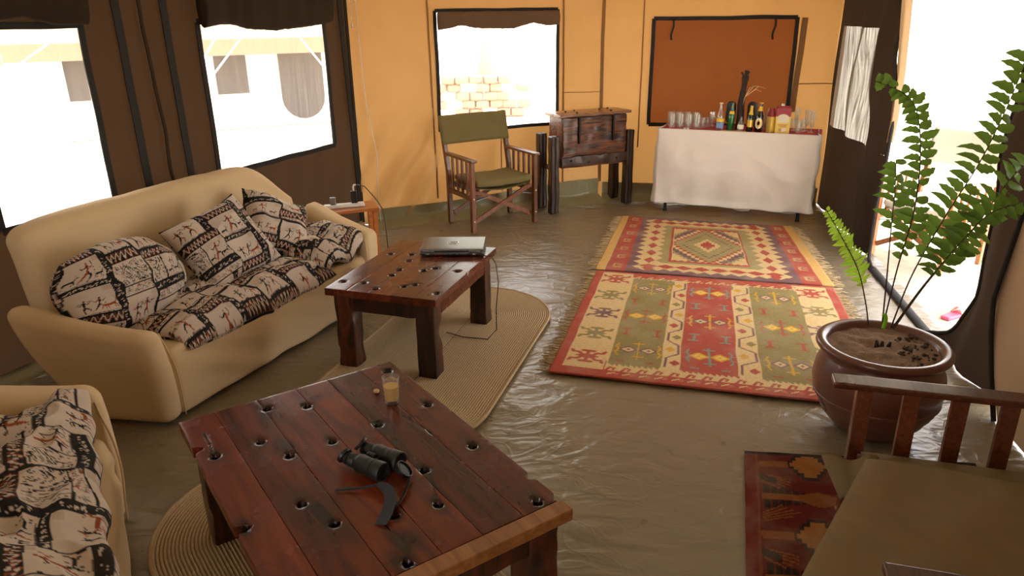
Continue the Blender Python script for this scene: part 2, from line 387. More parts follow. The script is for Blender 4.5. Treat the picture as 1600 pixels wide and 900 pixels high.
def leafmat(name, c1, c2, tr):
    m, t, b, o = nodes(name); v = coords(t)
    c = mixc(t, c1, c2, nz(t, v, 9, 3)); t.links.new(c, b.inputs['Base Color']); b.inputs['Roughness'].default_value = 0.4
    bump(t, b, nz(t, v, 120, 2), 0.2, 0.002)
    tl = nd(t, 'ShaderNodeBsdfTranslucent'); tl.inputs[0].default_value = (*tr, 1)
    mx = nd(t, 'ShaderNodeMixShader'); mx.inputs[0].default_value = 0.42
    t.links.new(b.outputs[0], mx.inputs[1]); t.links.new(tl.outputs[0], mx.inputs[2]); t.links.new(mx.outputs[0], o.inputs[0]); return m
M['fern'] = leafmat('fern_leaf', (0.035, 0.085, 0.018), (0.07, 0.15, 0.03), (0.20, 0.36, 0.05))
M['fern_young'] = leafmat('young_fern_leaf', (0.16, 0.40, 0.02), (0.28, 0.58, 0.04), (0.55, 0.85, 0.08))
M['bush'] = leafmat('bush_leaf', (0.16, 0.25, 0.07), (0.3, 0.36, 0.12), (0.4, 0.5, 0.15))

def floormat():
    m, t, b, o = nodes('olive_groundsheet'); v = coords(t)
    c = mixc(t, (0.185, 0.145, 0.090), (0.230, 0.182, 0.115), nz(t, v, 1.1, 4, 0.5))
    c = mixc(t, c, (0.27, 0.215, 0.14), ramp(t, nz(t, v, 3, 4, 0.5), [(0.5, 0.0), (0.85, 0.4)]))
    t.links.new(c, b.inputs['Base Color'])
    t.links.new(ramp(t, nz(t, v, 6, 3), [(0.3, 0.27), (0.75, 0.38)]), b.inputs['Roughness'])
    b.inputs['Specular IOR Level'].default_value = 0.8
    n1 = bump(t, None, nz(t, coords(t, (1, 1.8, 1), rot=(0, 0, 0.5)), 4.2, 2.8, 0.4, 1.8), 0.42, 0.03)
    vo = t.nodes.new('ShaderNodeTexVoronoi'); vo.feature = 'DISTANCE_TO_EDGE'; vo.inputs['Scale'].default_value = 3.4
    wv = nd(t, 'ShaderNodeVectorMath', operation='ADD'); nn = t.nodes.new('ShaderNodeTexNoise'); nn.inputs['Scale'].default_value = 2.5
    t.links.new(v, nn.inputs['Vector']); t.links.new(v, wv.inputs[0]); t.links.new(nn.outputs['Color'], wv.inputs[1]); t.links.new(wv.outputs[0], vo.inputs['Vector'])
    n2 = bump(t, None, ramp(t, vo.outputs['Distance'], [(0.0, 1.0), (0.05, 0.0)]), 0.12, 0.010, n1)
    bump(t, b, nz(t, v, 17, 3, 0.5, 1.5), 0.22, 0.007, n2)
    return m
M['floor'] = floormat()
def groundmat():
    m, t, b, o = nodes('pale_sand'); v = coords(t)
    t.links.new(mixc(t, (0.48, 0.39, 0.28), (0.70, 0.61, 0.48), nz(t, v, 0.7, 7, 0.6)), b.inputs['Base Color'])
    b.inputs['Roughness'].default_value = 1; bump(t, b, nz(t, v, 10, 5), 0.5, 0.03); return m
M['ground'] = groundmat()
def jutemat():
    m, t, b, o = nodes('braided_jute'); a = attr(t, 'tint'); v = coords(t)
    c = mixc(t, (0.40, 0.29, 0.165), (0.74, 0.58, 0.37), nz(t, v, 70, 4, 0.8))
    c = mixc(t, c, (0.10, 0.06, 0.03), a.outputs['Fac']); t.links.new(c, b.inputs['Base Color'])
    b.inputs['Roughness'].default_value = 0.95; b.inputs['Specular IOR Level'].default_value = 0.1
    bump(t, b, nz(t, v, 150, 2), 0.9, 0.004); return m
M['jute'] = jutemat()
M['jute_edge'] = plain('pale_rug_binding', (0.42, 0.30, 0.17), 0.9, scale=60, bmp=0.5)
def claymat():
    m, t, b, o = nodes('terracotta'); v = coords(t)
    c = mixc(t, (0.095, 0.033, 0.021), (0.16, 0.060, 0.038), nz(t, v, 6, 6, 0.6))
    c = mixc(t, c, (0.06, 0.022, 0.015), ramp(t, nz(t, v, 3, 4), [(0.5, 0.0), (0.8, 0.6)]))
    t.links.new(c, b.inputs['Base Color']); b.inputs['Roughness'].default_value = 0.33; b.inputs['Coat Weight'].default_value = 0.2
    bump(t, b, nz(t, v, 30, 5), 0.2, 0.004); return m
M['clay'] = claymat()

# ------------------------------------------------------------------ shell of the tent
CL = Vector((-1.31, 6.29, 0)); DL = Vector((0.4049, 0.9144, 0)).normalized()      # left wall line (s negative towards camera)
CB = Vector((0.88, 7.20, 0)); CR = Vector((2.90, 6.80, 0)); CE = Vector((2.2, 3.0, 0))
DO = (CB - CL).normalized(); DB = (CR - CB).normalized(); DR = (CE - CR).normalized()
LO = (CB - CL).length; LB = (CR - CB).length
WT = 2.12
def wallfn(p0, d, inward, fold):
    def f(s, z):
        q = p0 + d * s; k = fold(s, z); return (q.x + inward.x * k, q.y + inward.y * k, z)
    return f
def wall(name, p0, d, inward, sb, zb, holes, fold, mat, step=0.035, parent=None, zoff=0.0):
    """panelled cloth wall: cells between the break lines, some of them left open"""
    m = MB(); f = wallfn(p0, d, inward, fold)
    for i in range(len(sb) - 1):
        for j in range(len(zb) - 1):
            if (i, j) in holes: continue
            s0, s1, z0, z1 = sb[i], sb[i + 1], zb[j], zb[j + 1]
            nu = max(1, int((s1 - s0) / step)); nv = max(1, int((z1 - z0) / step))
            m.grid(lambda a, b: f(s0 + (s1 - s0) * a, z0 + (z1 - z0) * b), nu, nv)
    o = m.build(name, mat, parent, smooth=True)
    if parent is None: o['kind'] = 'structure'
    return o
IL = Vector((DL.y, -DL.x, 0)); IO = Vector((DO.y, -DO.x, 0)); IB = Vector((DB.y, -DB.x, 0)); IR = Vector((DR.y, -DR.x, 0))

def foldL(s, z): return 0.012 * N3(s * 5, z * 0.8, 3) + 0.006 * math.sin(s * 23 + 2 * N3(s, z * 2, 7))
wl = wall('wall_left', CL, DL, IL, [-8.0, -3.02, -2.37, -1.57, -0.31, 0.0], [0, 0.745, 1.70, WT], {(1, 1), (3, 1)}, foldL, M['dark'])
def foldO(s, z):
    # diagonal sag creases, strongest low on the left
    k = math.exp(-((s - 0.35) / 0.45) ** 2) * sstep(1.5, 0.2, z)
    a = (s * 0.83 - z * 0.56)
    return 0.014 * N3(s * 2.2, z * 1.2, 1) + 0.004 * math.sin((s * .5 + z) * 9 + 3 * N3(s, z, 8)) * sstep(1.0, .4, z) + 0.05 * k * math.sin(a * 26 + 1.5 * N3(s * 3, z * 3, 5)) + 0.004 * N3(s * 9, z * 3, 2)
wo_ = wall('wall_back', CL, DO, IO, [0, 0.745, 1.888, LO], [0, 0.755, 1.755, WT], {(1, 1)}, foldO, M['orange'])
def foldB(s, z): return 0.008 * N3(s * 3, z * 1.5, 11) + 0.003 * N3(s * 12, z * 3, 12)
wb_ = wall('wall_front', CB, DB, IB, [0, 0.45, 1.69, LB + 0.05], [0, 0.72, 1.665, WT], {(1, 1)}, foldB, M['orange'])

# seams, webbing
def strip(name, p0, d, inw, s0, s1, z0, z1, w, mat, parent=None, off=0.012, wob=0.006):
    m = MB(); a = (s0, z0); b = (s1, z1); n = 16
    L_ = math.hypot(s1 - s0, z1 - z0); tx, tz = (s1 - s0) / L_, (z1 - z0) / L_
    vs = []; fs = []
    for i in range(n + 1):
        t_ = i / n; s_ = s0 + (s1 - s0) * t_; z_ = z0 + (z1 - z0) * t_
        k = wob * N3(s_ * 4 + 9, z_ * 4, s0 * 7)
        for (e, h) in ((-1, off - 0.004), (-1, off + 0.004), (1, off + 0.004), (1, off - 0.004)):
            ss = s_ - tz * e * w / 2 + (k if abs(tz) > .5 else 0); zz = z_ + tx * e * w / 2 + (k if abs(tx) > .5 else 0)
            q = p0 + d * ss + inw * (h + 0.008); vs.append((q.x, q.y, zz))
    for i in range(n):
        for k in range(4):
            l = (k + 1) % 4; fs.append((i * 4 + k, i * 4 + l, (i + 1) * 4 + l, (i + 1) * 4 + k))
    fs += [(3, 2, 1, 0), tuple(n * 4 + q for q in range(4))]
    return m.add(vs, fs).build(name, mat, parent, smooth=False)
for s_ in (-2.14, -1.815): 
    strip('webbing_strip', CL, DL, IL, s_, s_ + 0.02, WT, 0.02, 0.05, M['strip'], wl)
strip('webbing_strip', CL, DL, IL, -1.99, -1.93, WT, 0.3, 0.02, M['roll'], wl, wob=0.02)
strip('corner_strip', CL, DL, IL, -0.10, -0.03, WT, 0.02, 0.05, M['strip'], wl)
strip('corner_strip', CL, DL, IL, -0.012, -0.012, WT, 0.02, 0.03, M['strip'], wl)
M['seam'] = canvas('orange_seam', (0.32, 0.18, 0.08), (0.5, 0.22, 0.05), tfac=0.3)
for (s_, s2) in ((0.68, 0.70), (1.95, 1.96), (1.33, 1.33)):
    strip('seam', CL, DO, IO, s_, s2, (0.70 if s_ == 1.33 else WT), 0.16, 0.014 if s_ != 1.33 else 0.008, M['seam'], wo_, off=0.0)
strip('seam', CL, DO, IO, 1.95, LO, 1.03, 1.02, 0.006, M['seam'], wo_, off=0.0)
strip('seam', CL, DO, IO, LO - 0.012, LO - 0.012, WT, 0.16, 0.03, M['seam'], wo_, off=0.006)
strip('seam', CB, DB, IB, 0.36, 0.36, WT, 0.5, 0.012, M['seam'], wb_, off=0.0)
strip('seam', CB, DB, IB, 1.72, LB, 1.10, 1.10, 0.008, M['seam'], wb_, off=0.0)
strip('seam', CB, DB, IB, 1.755, 1.735, 1.66, 0.85, 0.05, M['seam'], wb_, off=0.0)

def window(n, p0, d, inw, s0, s1, z0, z1, fw, mesh_mat, sag=0.0):
    w = thing('window_%d' % n, p0 + d * s0 + Vector((0, 0, z0)), 0, kind='structure')
    def loc(o): o.location = -Vector(w.location); return o
    for nm, a in (('frame_side', (s0, s0, z0, z1)), ('frame_side', (s1, s1, z0, z1)), ('frame_sill', (s0, s1, z0, z0)), ('frame_head', (s0, s1, z1, z1))):
        loc(strip(nm, p0, d, inw, a[0], a[1], a[2], a[3], fw, M['strip'], w))
    m = MB()
    def f(a, b):
        s_ = s0 + (s1 - s0) * a; z_ = z0 + (z1 - z0) * b
        k = -0.006 + 0.008 * N3(s_ * 9, z_ * 0.8, n); q = p0 + d * s_ + inw * k; return (q.x, q.y, z_)
    m.grid(f, 30, 12); loc(m.build('mesh_screen', mesh_mat, w, smooth=True))
    return w
def blind(w, p0, d, inw, s0, s1, zt, lowfn, mat, nm='rolled_blind', thick=0.045):
    """rolled-up blind sagging at the window head"""
    m = MB(); nu, nv = 60, 16
    def f(a, b):
        s_ = s0 + (s1 - s0) * a; lo = lowfn(a); h = (zt - lo) / 2; zc = (zt + lo) / 2; an = 2 * PI * b
        r = thick * (0.7 + 0.3 * math.sin(a * 40 + 3 * N3(a * 5, 0, 4)) * 0.4)
        z_ = zc + h * math.cos(an); k = 0.025 + thick + r * math.sin(an) * (1 + 0.4 * N3(a * 12, b * 3, 8))
        q = p0 + d * s_ + inw * k; return (q.x, q.y, z_ + 0.006 * N3(a * 30, b * 4, 2))
    m.grid(f, nu, nv)
    for q in (0, 1):
        idx = [j * (nu + 1) + (0 if q == 0 else nu) for j in range(nv)]; m.f.append(tuple(idx if q == 0 else idx[::-1]))
    o = m.build(nm, mat, w, smooth=True); o.location = -Vector(w.location); return o
w1 = window(1, CL, DL, IL, -3.02, -2.37, 0.745, 1.70, 0.035, M['screen'])
blind(w1, CL, DL, IL, -3.12, -2.36, 1.95, lambda a: interp([(0, 1.70), (0.35, 1.715), (0.55, 1.74), (0.75, 1.70), (1, 1.70)], a) - 0.0, M['roll'])
w2 = window(2, CL, DL, IL, -1.57, -0.31, 0.745, 1.70, 0.035, M['screen'])
blind(w2, CL, DL, IL, -1.58, -0.31, 1.93, lambda a: interp([(0, 1.665), (0.15, 1.69), (0.3, 1.65), (0.5, 1.635), (0.75, 1.65), (0.95, 1.67), (1, 1.68)], a), M['roll'], thick=0.06)
w3 = window(3, CL, DO, IO, 0.745, 1.888, 0.755, 1.755, 0.03, M['screen_thin'])
blind(w3, CL, DO, IO, 0.755, 1.875, 1.745, lambda a: interp([(0, 1.60), (0.1, 1.615), (0.18, 1.635), (0.3, 1.61), (0.6, 1.60), (0.78, 1.645), (0.9, 1.62), (1, 1.625)], a), M['roll_tan'], thick=0.04)
w4 = window(4, CB, DB, IB, 0.45, 1.69, 0.72, 1.665, 0.035, M['flap'])
for s_ in (0.62, 1.50):
    m = MB(); pts = []
    for i in range(7):
        q = CB + DB * (s_ + 0.01 * math.sin(i)) + IB * 0.03; pts.append((q.x, q.y, 1.66 - 0.03 * i))
    m.tube(pts, 0.010, 6)
    o = m.build('tie_strap', M['strip'], w4, smooth=True); o.location = -Vector(w4.location)

# right wall with its arched doorway
def sL(z): return interp([(0, 1.98), (0.05, 1.80), (0.12, 1.68), (0.25, 1.60), (0.5, 1.68), (1.02, 1.69), (1.33, 1.63), (1.78, 1.47), (2.2, 1.38)], z)
def sR(z): return interp([(0, 3.02), (0.06, 3.18), (0.14, 3.27), (0.37, 3.43), (0.72, 3.42), (1.24, 3.47), (1.54, 3.38), (1.8, 3.37), (2.2, 3.33)], z)
def foldR(s, z): return (0.0 if s < .02 else -0.02 * sstep(0, .4, s)) + 0.03 * math.sin(s * 11 + N3(s, z * 2, 3) * 2) * sstep(0, 0.5, s) + 0.015 * N3(s * 6, z * 1.2, 15)
fR = wallfn(CR, DR, IR, foldR)
m = MB()
zb = [0.0, 0.745, 1.59, WT]
SM0 = lambda z: interp([(0.745, 0.05), (1.59, 0.13)], z)
SM1 = lambda z: interp([(0.745, 1.18), (1.59, 1.21)], z)
def patch(l, r, z0, z1, nu, nv): m.grid(lambda a, b: fR(l(z0 + (z1 - z0) * b) * (1 - a) + r(z0 + (z1 - z0) * b) * a, z0 + (z1 - z0) * b), nu, nv)
patch(lambda z: 0.0, sL, 0.0, 0.745, 40, 20)
patch(lambda z: 0.0, SM0, 0.745, 1.59, 3, 16); patch(SM1, sL, 0.745, 1.59, 14, 16)
patch(lambda z: 0.0, sL, 1.59, WT, 40, 12)
patch(sR, lambda z: 3.86, 0.0, WT, 12, 50)
wr = m.build('wall_right', M['black_cloth'], None, smooth=True); wr['kind'] = 'structure'
w5 = thing('window_5', CR + DR * 0.1 + Vector((0, 0, 0.745)), 0, kind='structure')
m = MB()
m.grid(lambda a, b: fR(SM0(0.745 + 0.845 * b) * (1 - a) + SM1(0.745 + 0.845 * b) * a, 0.745 + 0.845 * b), 40, 16)
o = m.build('sheer_screen', M['sheer'], w5, smooth=True); o.location = -Vector(w5.location)
# beige canvas beyond the door, bulging into the room
m = MB()
def fBe(a, b):
    z = WT * b; s0 = interp([(0, 4.02), (0.13, 3.93), (0.44, 3.76), (0.8, 3.83), (1.4, 3.95), (2.1, 4.0)], z); s_ = s0 + (7.96 - s0) * a
    q = CR + DR * s_ + IR * (0.02 + 0.02 * N3(s_ * 3, z * 2, 4)); return (q.x, q.y, z)
m.grid(fBe, 30, 40); wr2 = m.build('wall_right_canvas', M['beige_wall'], None, smooth=True); wr2['kind'] = 'structure'
m = MB(); pts = []
for i in range(14):
    z = WT * i / 13; s0 = interp([(0, 4.02), (0.13, 3.93), (0.44, 3.76), (0.8, 3.83), (1.4, 3.95), (2.1, 4.0)], z); q = CR + DR * s0 + IR * 0.035; pts.append((q.x, q.y, z))
m.tube(pts, 0.011, 6); m.build('zip_edge', M['strip'], wr2, smooth=True)
# door: zip bound edge and the tied-back drape
d1 = thing('door_1', CR + DR * 2.5, 0, kind='structure')
for fn, nm in ((sL, 'zip_edge'), (sR, 'zip_edge')):
    m = MB(); pts = []
    for i in range(30):
        z = 0.005 + (WT - 0.01) * (i / 29) ** 1.5; x, y, zz = fR(fn(z), z); pts.append((x, y, zz))
    m.tube(pts, 0.012, 6); o = m.build(nm, M['strip'], d1, smooth=True); o.location = -Vector(d1.location)
m = MB()
def fdr(a, b):
    z = 0.85 + (WT - 0.85) * b
    l = sL(z) - 0.03; w = interp([(0.85, 0.02), (1.1, 0.06), (1.4, 0.10), (1.8, 0.16), (2.1, 0.24)], z)
    s_ = l + w * a; q = CR + DR * s_ + IR * (-0.05 - 0.02 * math.sin(a * 14)); return (q.x, q.y, z)
m.grid(fdr, 24, 24); o = m.build('tied_drape', M['beige_drape'], d1, smooth=True, label='beige drape gathered at the door side'); o.location = -Vector(d1.location)
m = MB(); 
def sill(a, b):
    s_ = 1.9 + (3.15 - 1.9) * a; q = CR + DR * s_; an = PI * b
    return (q.x + IR.x * 0.03 * math.cos(an), q.y + IR.y * 0.03 * math.cos(an), 0.018 * math.sin(an))
m.grid(sill, 20, 6); o = m.build('door_sill', M['strip'], d1, smooth=True); o.location = -Vector(d1.location)

# ceiling (out of view) and an added fly sheet, eaves deep to block sun
m = MB()
corn = [CL + DL * -8.0, CL, CB, CR, CE + DR * 4.1]
ridge = [Vector((-0.9, -1.02, 2.9)), Vector((0.9, 5.0, 2.9))]
c_ = [(p.x, p.y, WT) for p in corn]
m.add(c_ + [tuple(ridge[0]), tuple(ridge[1])], [(0, 5, 6, 1), (1, 6, 2), (2, 6, 3), (3, 6, 5, 4), (0, 4, 5)])
ce = m.build('ceiling', M['roof']); ce['kind'] = 'structure'
m = MB()
outp = [Vector((-7.0, -2.4, 1.98)), Vector((-2.3, 7.6, 1.98)), Vector((0.6, 8.6, 1.98)), Vector((4.1, 8.0, 1.98)), Vector((2.9, -2.4, 1.98))]
m.add([tuple(p) for p in outp] + [(-0.9, -2.4, 3.15), (0.9, 5.2, 3.15)], [(0, 5, 6, 1), (1, 6, 2), (2, 6, 3), (3, 6, 5, 4)])
fl = m.build('ceiling_added_sun_fly', M['roof']); fl['kind'] = 'structure'

# rear wall behind the camera closes the tent
QA = CL + DL * -8.0; QB = CE + DR * 4.1; DQ = (QB - QA).normalized(); IQ = Vector((-DQ.y, DQ.x, 0))
wall('wall_rear', QA, DQ, IQ, [0, 1.6, 3.6, (QB - QA).length], [0, 0.75, 1.75, WT], {(1, 1)}, foldB, M['orange'], step=.2)
# floor
m = MB()
xs0, xs1, ys0, ys1 = -4.6, 3.3, -1.2, 7.5
def onfloor(x, y):
    # inside the tent outline
    p = Vector((x, y, 0))
    return (p - CL).dot(IL) > -0.02 and (p - CL).dot(IO) > -0.02 and (p - CB).dot(IB) > -0.02 and (p - CR).dot(IR) > -0.12
nu, nv = 260, 290; vid = {}; vs = []; fs = []
for j in range(nv + 1):
    for i in range(nu + 1):
        x = xs0 + (xs1 - xs0) * i / nu; y = ys0 + (ys1 - ys0) * j / nv
        if not onfloor(x, y): continue
        r1 = 1 - abs(N3(x * 1.7 + 0.5 * y, y * 0.8, 2)) * 3; r2 = 1 - abs(N3(x * 0.9 - y * 0.7, x * 1.1 + y * 1.6, 9)) * 3.4
        z = -0.010 + 0.005 * max(0, r1) ** 2 + 0.005 * max(0, r2) ** 2
        vid[(i, j)] = len(vs); vs.append((x, y, z))
for j in range(nv):
    for i in range(nu):
        q = [(i, j), (i + 1, j), (i + 1, j + 1), (i, j + 1)]
        if all(k in vid for k in q): fs.append(tuple(vid[k] for k in q))
m.add(vs, fs); fo = m.build('floor', M['floor'], smooth=True); fo['kind'] = 'structure'
# skirts of the groundsheet, turned up the walls
def skirt(name, p0, d, inw, s0, s1, hfn, out=0.16, mat=None):
    m = MB()
    def f(a, b):
        s_ = s0 + (s1 - s0) * a; h = hfn(s_); fold = 0.018 * N3(s_ * 5, b * 2, 3) + 0.012 * math.sin(s_ * 17 + 3 * b)
        if b < 0.5:
            t_ = b / 0.5; k = out * (1 - t_) + 0.03; z_ = -0.006 + 0.05 * t_ ** 2 + fold * t_ * 0.8
        else:
            t_ = (b - 0.5) / 0.5; k = 0.03 + 0.008 * t_ + fold * (1 - t_) * 0.8; z_ = 0.044 + (h - 0.044) * t_ + fold * 0.8 * (1 - t_)
        q = p0 + d * s_ + inw * k; return (q.x, q.y, z_)
    m.grid(f, int((s1 - s0) * 28), 16); o = m.build(name, mat or M['skirt'], smooth=True); o['kind'] = 'structure'; return o
def skirtmat():
    m, t, b, o = nodes('olive_green_skirt'); v = coords(t)
    t.links.new(mixc(t, (0.21, 0.18, 0.085), (0.29, 0.25, 0.13), nz(t, v, 3, 5)), b.inputs['Base Color'])
    b.inputs['Roughness'].default_value = 0.35; bump(t, b, nz(t, coords(t, (1, 1, 0.4)), 9, 4), 0.5, 0.02); return m
M['skirt'] = skirtmat()
skirt('baseboard_back', CL, DO, IO, 0.05, LO - 0.03, lambda s: interp([(0, 0.13), (0.8, 0.13), (2, 0.2), (2.4, 0.2)], s), out=0.22)
skirt('baseboard_front', CB, DB, IB, 0.03, LB - 0.02, lambda s: 0.16, out=0.10)
skirt('baseboard_left', CL, DL, IL, -7.9, -0.05, lambda s: 0.05, out=0.08)

# ------------------------------------------------------------------ outside
m = MB(); m.grid(lambda a, b: (-70 + 140 * a, -30 + 130 * b, -0.03 + 0.0), 8, 8)
g = m.build('ground', M['ground']); g['kind'] = 'structure'
# neighbouring tent, seen through the left windows
TA = Vector((-6.745, 11.236, 0)); TB = Vector((-3.05, 13.2, 0)); DT = (TB - TA).normalized(); NT = Vector((DT.y, -DT.x, 0))
tent = thing('safari_tent', TA, math.atan2(DT.y, DT.x), 'pale canvas tent with grey mesh windows standing outside beyond the left windows', 'tent')
TL = (TB - TA).length + 0.6
def tp(u, v):
    q = PL(u, v, TA, NT) - TA; return q.dot(DT), q.z
m = MB(); m.box(0, TL, 0.0, 3.2, -0.02, 1.5); m.build('wall', M['ext_white'], tent)
m = MB(); n = 1
m.add([(-0.5, -0.35, 1.38), (TL + .5, -0.35, 1.38), (TL + .5, 1.7, 2.7), (-0.5, 1.7, 2.7), (-0.5, 3.7, 1.38), (TL + .5, 3.7, 1.38)], [(0, 1, 2, 3), (3, 2, 5, 4), (0, 3, 4), (1, 5, 2)])
m.build('roof', M['ext_tan'], tent, solid=0.03)
m = MB(); m.box(-0.5, TL + .5, -0.38, -0.35, 1.16, 1.40); m.build('valance', M['ext_tan'], tent)
for (u0, v0, u1, v1) in ((93, 82, 143, 157), (330, 73, 390, 145)):
    a = tp(u0, v0); b = tp(u1, v1); m = MB(); m.box(a[0], b[0], -0.03, 0.02, b[1], min(a[1], 1.25))
    m.build('mesh_window', M['ext_grey'], tent)
a = tp(430, 60); b = tp(510, 182); w_ = b[0] - a[0]
poly = [(a[0], 1.3)] + [(a[0] + w_ / 2 - w_ / 2 * math.cos(t_), b[1] + 0.35 - 0.35 * math.sin(t_)) for t_ in [PI * k / 10 for k in range(11)]] + [(a[0] + w_, 1.3)]
m = MB(); m.add([(x, -0.04, z) for x, z in poly] + [(x, 0.02, z) for x, z in poly], [tuple(range(len(poly))), tuple(range(2 * len(poly) - 1, len(poly) - 1, -1))] + [(i, (i + 1) % len(poly), len(poly) + (i + 1) % len(poly), len(poly) + i) for i in range(len(poly))])
m.build('mesh_door', M['ext_grey'], tent)
for (u0, v0, u1, v1) in ((98, 52, 0, 122), (385, 48, 322, 132), (345, 44, 318, 92), (455, 42, 512, 112)):
    p = PL(u0, v0, TA + NT * 0.5, NT); q = PL(u1, v1, TA + NT * 1.6, NT)
    inv = Matrix.Rotation(-math.atan2(DT.y, DT.x), 3, 'Z'); p = inv @ (p - TA); q = inv @ (q - TA)
    e = q + (q - p) * ((q.z + 0.03) / max(0.1, p.z - q.z))
    m = MB(); m.tube([p, (p + e) / 2, e], 0.014, 6); m.build('guy_rope', M['rope'], tent, smooth=True)
def foliage(root, c, rx, rz, n, size, mat, seed, name='foliage'):
    rng = random.Random(seed); m = MB()
    for i in range(n):
        a = rng.uniform(0, 2 * PI); h = rng.uniform(-1, 1); r = math.sqrt(1 - h * h) * rng.uniform(0.5, 1)
        p = Vector((c[0] + rx * r * math.cos(a), c[1] + rx * r * math.sin(a), c[2] + rz * h * rng.uniform(0.6, 1)))
        p += Vector((N3(p.x, p.y, p.z), N3(p.y, p.z, 3), N3(p.z, p.x, 7))) * rx * 0.4
        p.z = max(p.z, 0.05)
        q = Matrix.Rotation(rng.uniform(0, 6.28), 3, 'Z') @ Matrix.Rotation(rng.uniform(-1.2, 1.2), 3, 'X')
        s_ = size * rng.uniform(0.6, 1.3)
        m.add([p + q @ Vector(v) for v in ((0, -s_, 0), (s_ * .45, 0, s_ * .1), (0, s_, 0), (-s_ * .45, 0, s_ * .1))], [(0, 1, 2, 3)])
    o = m.build(name, mat, root); o['kind'] = 'stuff'; return o
b_ = thing('bush', (-14.5, 20, 0), 0, 'green bush far outside, at the edge of the leftmost window', 'bush')
foliage(b_, (0, 0, 1.0), 1.3, 1.0, 1400, 0.14, M['bush'], 3)
m = MB(); m.tube([(0, 0, -0.03), (0.1, 0, 0.7)], 0.07, 6); m.build('stem', M['trunk'], b_)
for k, (x, y, h, lab) in enumerate(((-0.6, 19.0, 3.8, 'pale leafless looking tree trunk outside the window behind the safari chair'), (3.2, 21.0, 2.8, 'leafy tree outside showing at upper right of the window behind the safari chair'))):
    t_ = thing('tree', (x, y, 0), 0, lab, 'tree')
    m = MB(); m.tube([(0, 0, -0.03), (0.1, 0, h * .4), (0.05, 0.1, h * .8), (0.3, 0, h * 1.1)], [0.22, 0.17, 0.12, 0.06], 9); m.build('trunk', M['trunk'], t_, smooth=True)
    for q in range(4):
        a = q * 1.7; m = MB(); m.tube([(0.05, 0.05, h * (.55 + .08 * q)), (math.cos(a) * .9, math.sin(a) * .9, h * .85 + .1 * q)], [0.08, 0.03], 7); m.build('branch', M['trunk'], t_, smooth=True)
    foliage(t_, (0.2, 0, h), 2.0, 0.8, 1600, 0.13, M['bush'], 10 + k)
# low wall of red stones through the back window
sw_ = thing('stone_wall', (-0.75, 13.6, -0.03), R(4), 'low wall of reddish stones outside, seen through the window behind the safari chair', 'wall')
rng = random.Random(5); protos = []
for k in range(4):
    m = MB(); vs = []
    m.rbox(-0.12, 0.12, -0.1, 0.1, 0, 0.15, 0.04, n=2, deform=lambda p: p + Vector((N3(p.x * 9, p.y * 9, k), N3(p.y * 9, p.z * 9, k + 3), 0)) * 0.03)
    protos.append(m)
first = [None] * 4
for row in range(5):
    for c_i in range(9):
        if rng.random() < 0.30: continue
        k = rng.randrange(4)
        if first[k] is None: o = protos[k].build('stone', M['stone'], sw_); first[k] = o
        else: o = first[k].copy(); COL.objects.link(o); o.parent = sw_
        o.location = (-1.1 + c_i * 0.25 + 0.12 * (row % 2) + rng.uniform(-.02, .02), rng.uniform(-.04, .04), row * 0.145 + 0.0); o.rotation_euler = (0, 0, rng.uniform(-.2, .2))

# ------------------------------------------------------------------ painted cloth (colour per vertex)
def pal(h): 
    h = h.lstrip('#'); v = [int(h[i:i + 2], 16) / 255 for i in (0, 2, 4)]
    return tuple((x / 12.92 if x <= 0.04045 else ((x + 0.055) / 1.055) ** 2.4) for x in v)
class Raster:
    def __init__(s, w, h, bg): s.w, s.h = w, h; s.a = np.empty((h, w, 3), np.float32); s.a[:] = bg; s.yy, s.xx = np.mgrid[0:h, 0:w].astype(np.float32)
    def rect(s, x0, y0, x1, y1, c): s.a[max(0, int(y0)):max(0, int(y1)), max(0, int(x0)):max(0, int(x1))] = c
    def mask(s, k, c): s.a[k] = c
    def seg(s, x0, y0, x1, y1, w, c, w1=None):
        w1 = w if w1 is None else w1; pad = max(w, w1) + 2
        a, b, c_, d = int(max(0, min(x0, x1) - pad)), int(min(s.w, max(x0, x1) + pad)), int(max(0, min(y0, y1) - pad)), int(min(s.h, max(y0, y1) + pad))
        if b <= a or d <= c_: return
        X = s.xx[c_:d, a:b]; Y = s.yy[c_:d, a:b]; L2 = (x1 - x0) ** 2 + (y1 - y0) ** 2 + 1e-6
        t = np.clip(((X - x0) * (x1 - x0) + (Y - y0) * (y1 - y0)) / L2, 0, 1)
        dd = np.hypot(X - x0 - t * (x1 - x0), Y - y0 - t * (y1 - y0)); s.a[c_:d, a:b][dd <= (w + (w1 - w) * t) / 2] = c
    def poly(s, pts, w, c):
        for (a, b), (d, e) in zip(pts, pts[1:]): s.seg(a, b, d, e, w, c)
    def diamond(s, cx, cy, rx, ry, c): s.a[(abs(s.xx - cx) / rx + abs(s.yy - cy) / ry) <= 1] = c
    def disc(s, cx, cy, r, c, r0=0): k = np.hypot(s.xx - cx, s.yy - cy); s.a[(k <= r) & (k >= r0)] = c
INK = pal('#1d1a1b'); RUST = pal('#8f4620'); BONE = pal('#c6b8ab'); BONE2 = pal('#b9a695'); GREY = pal('#6a615c')
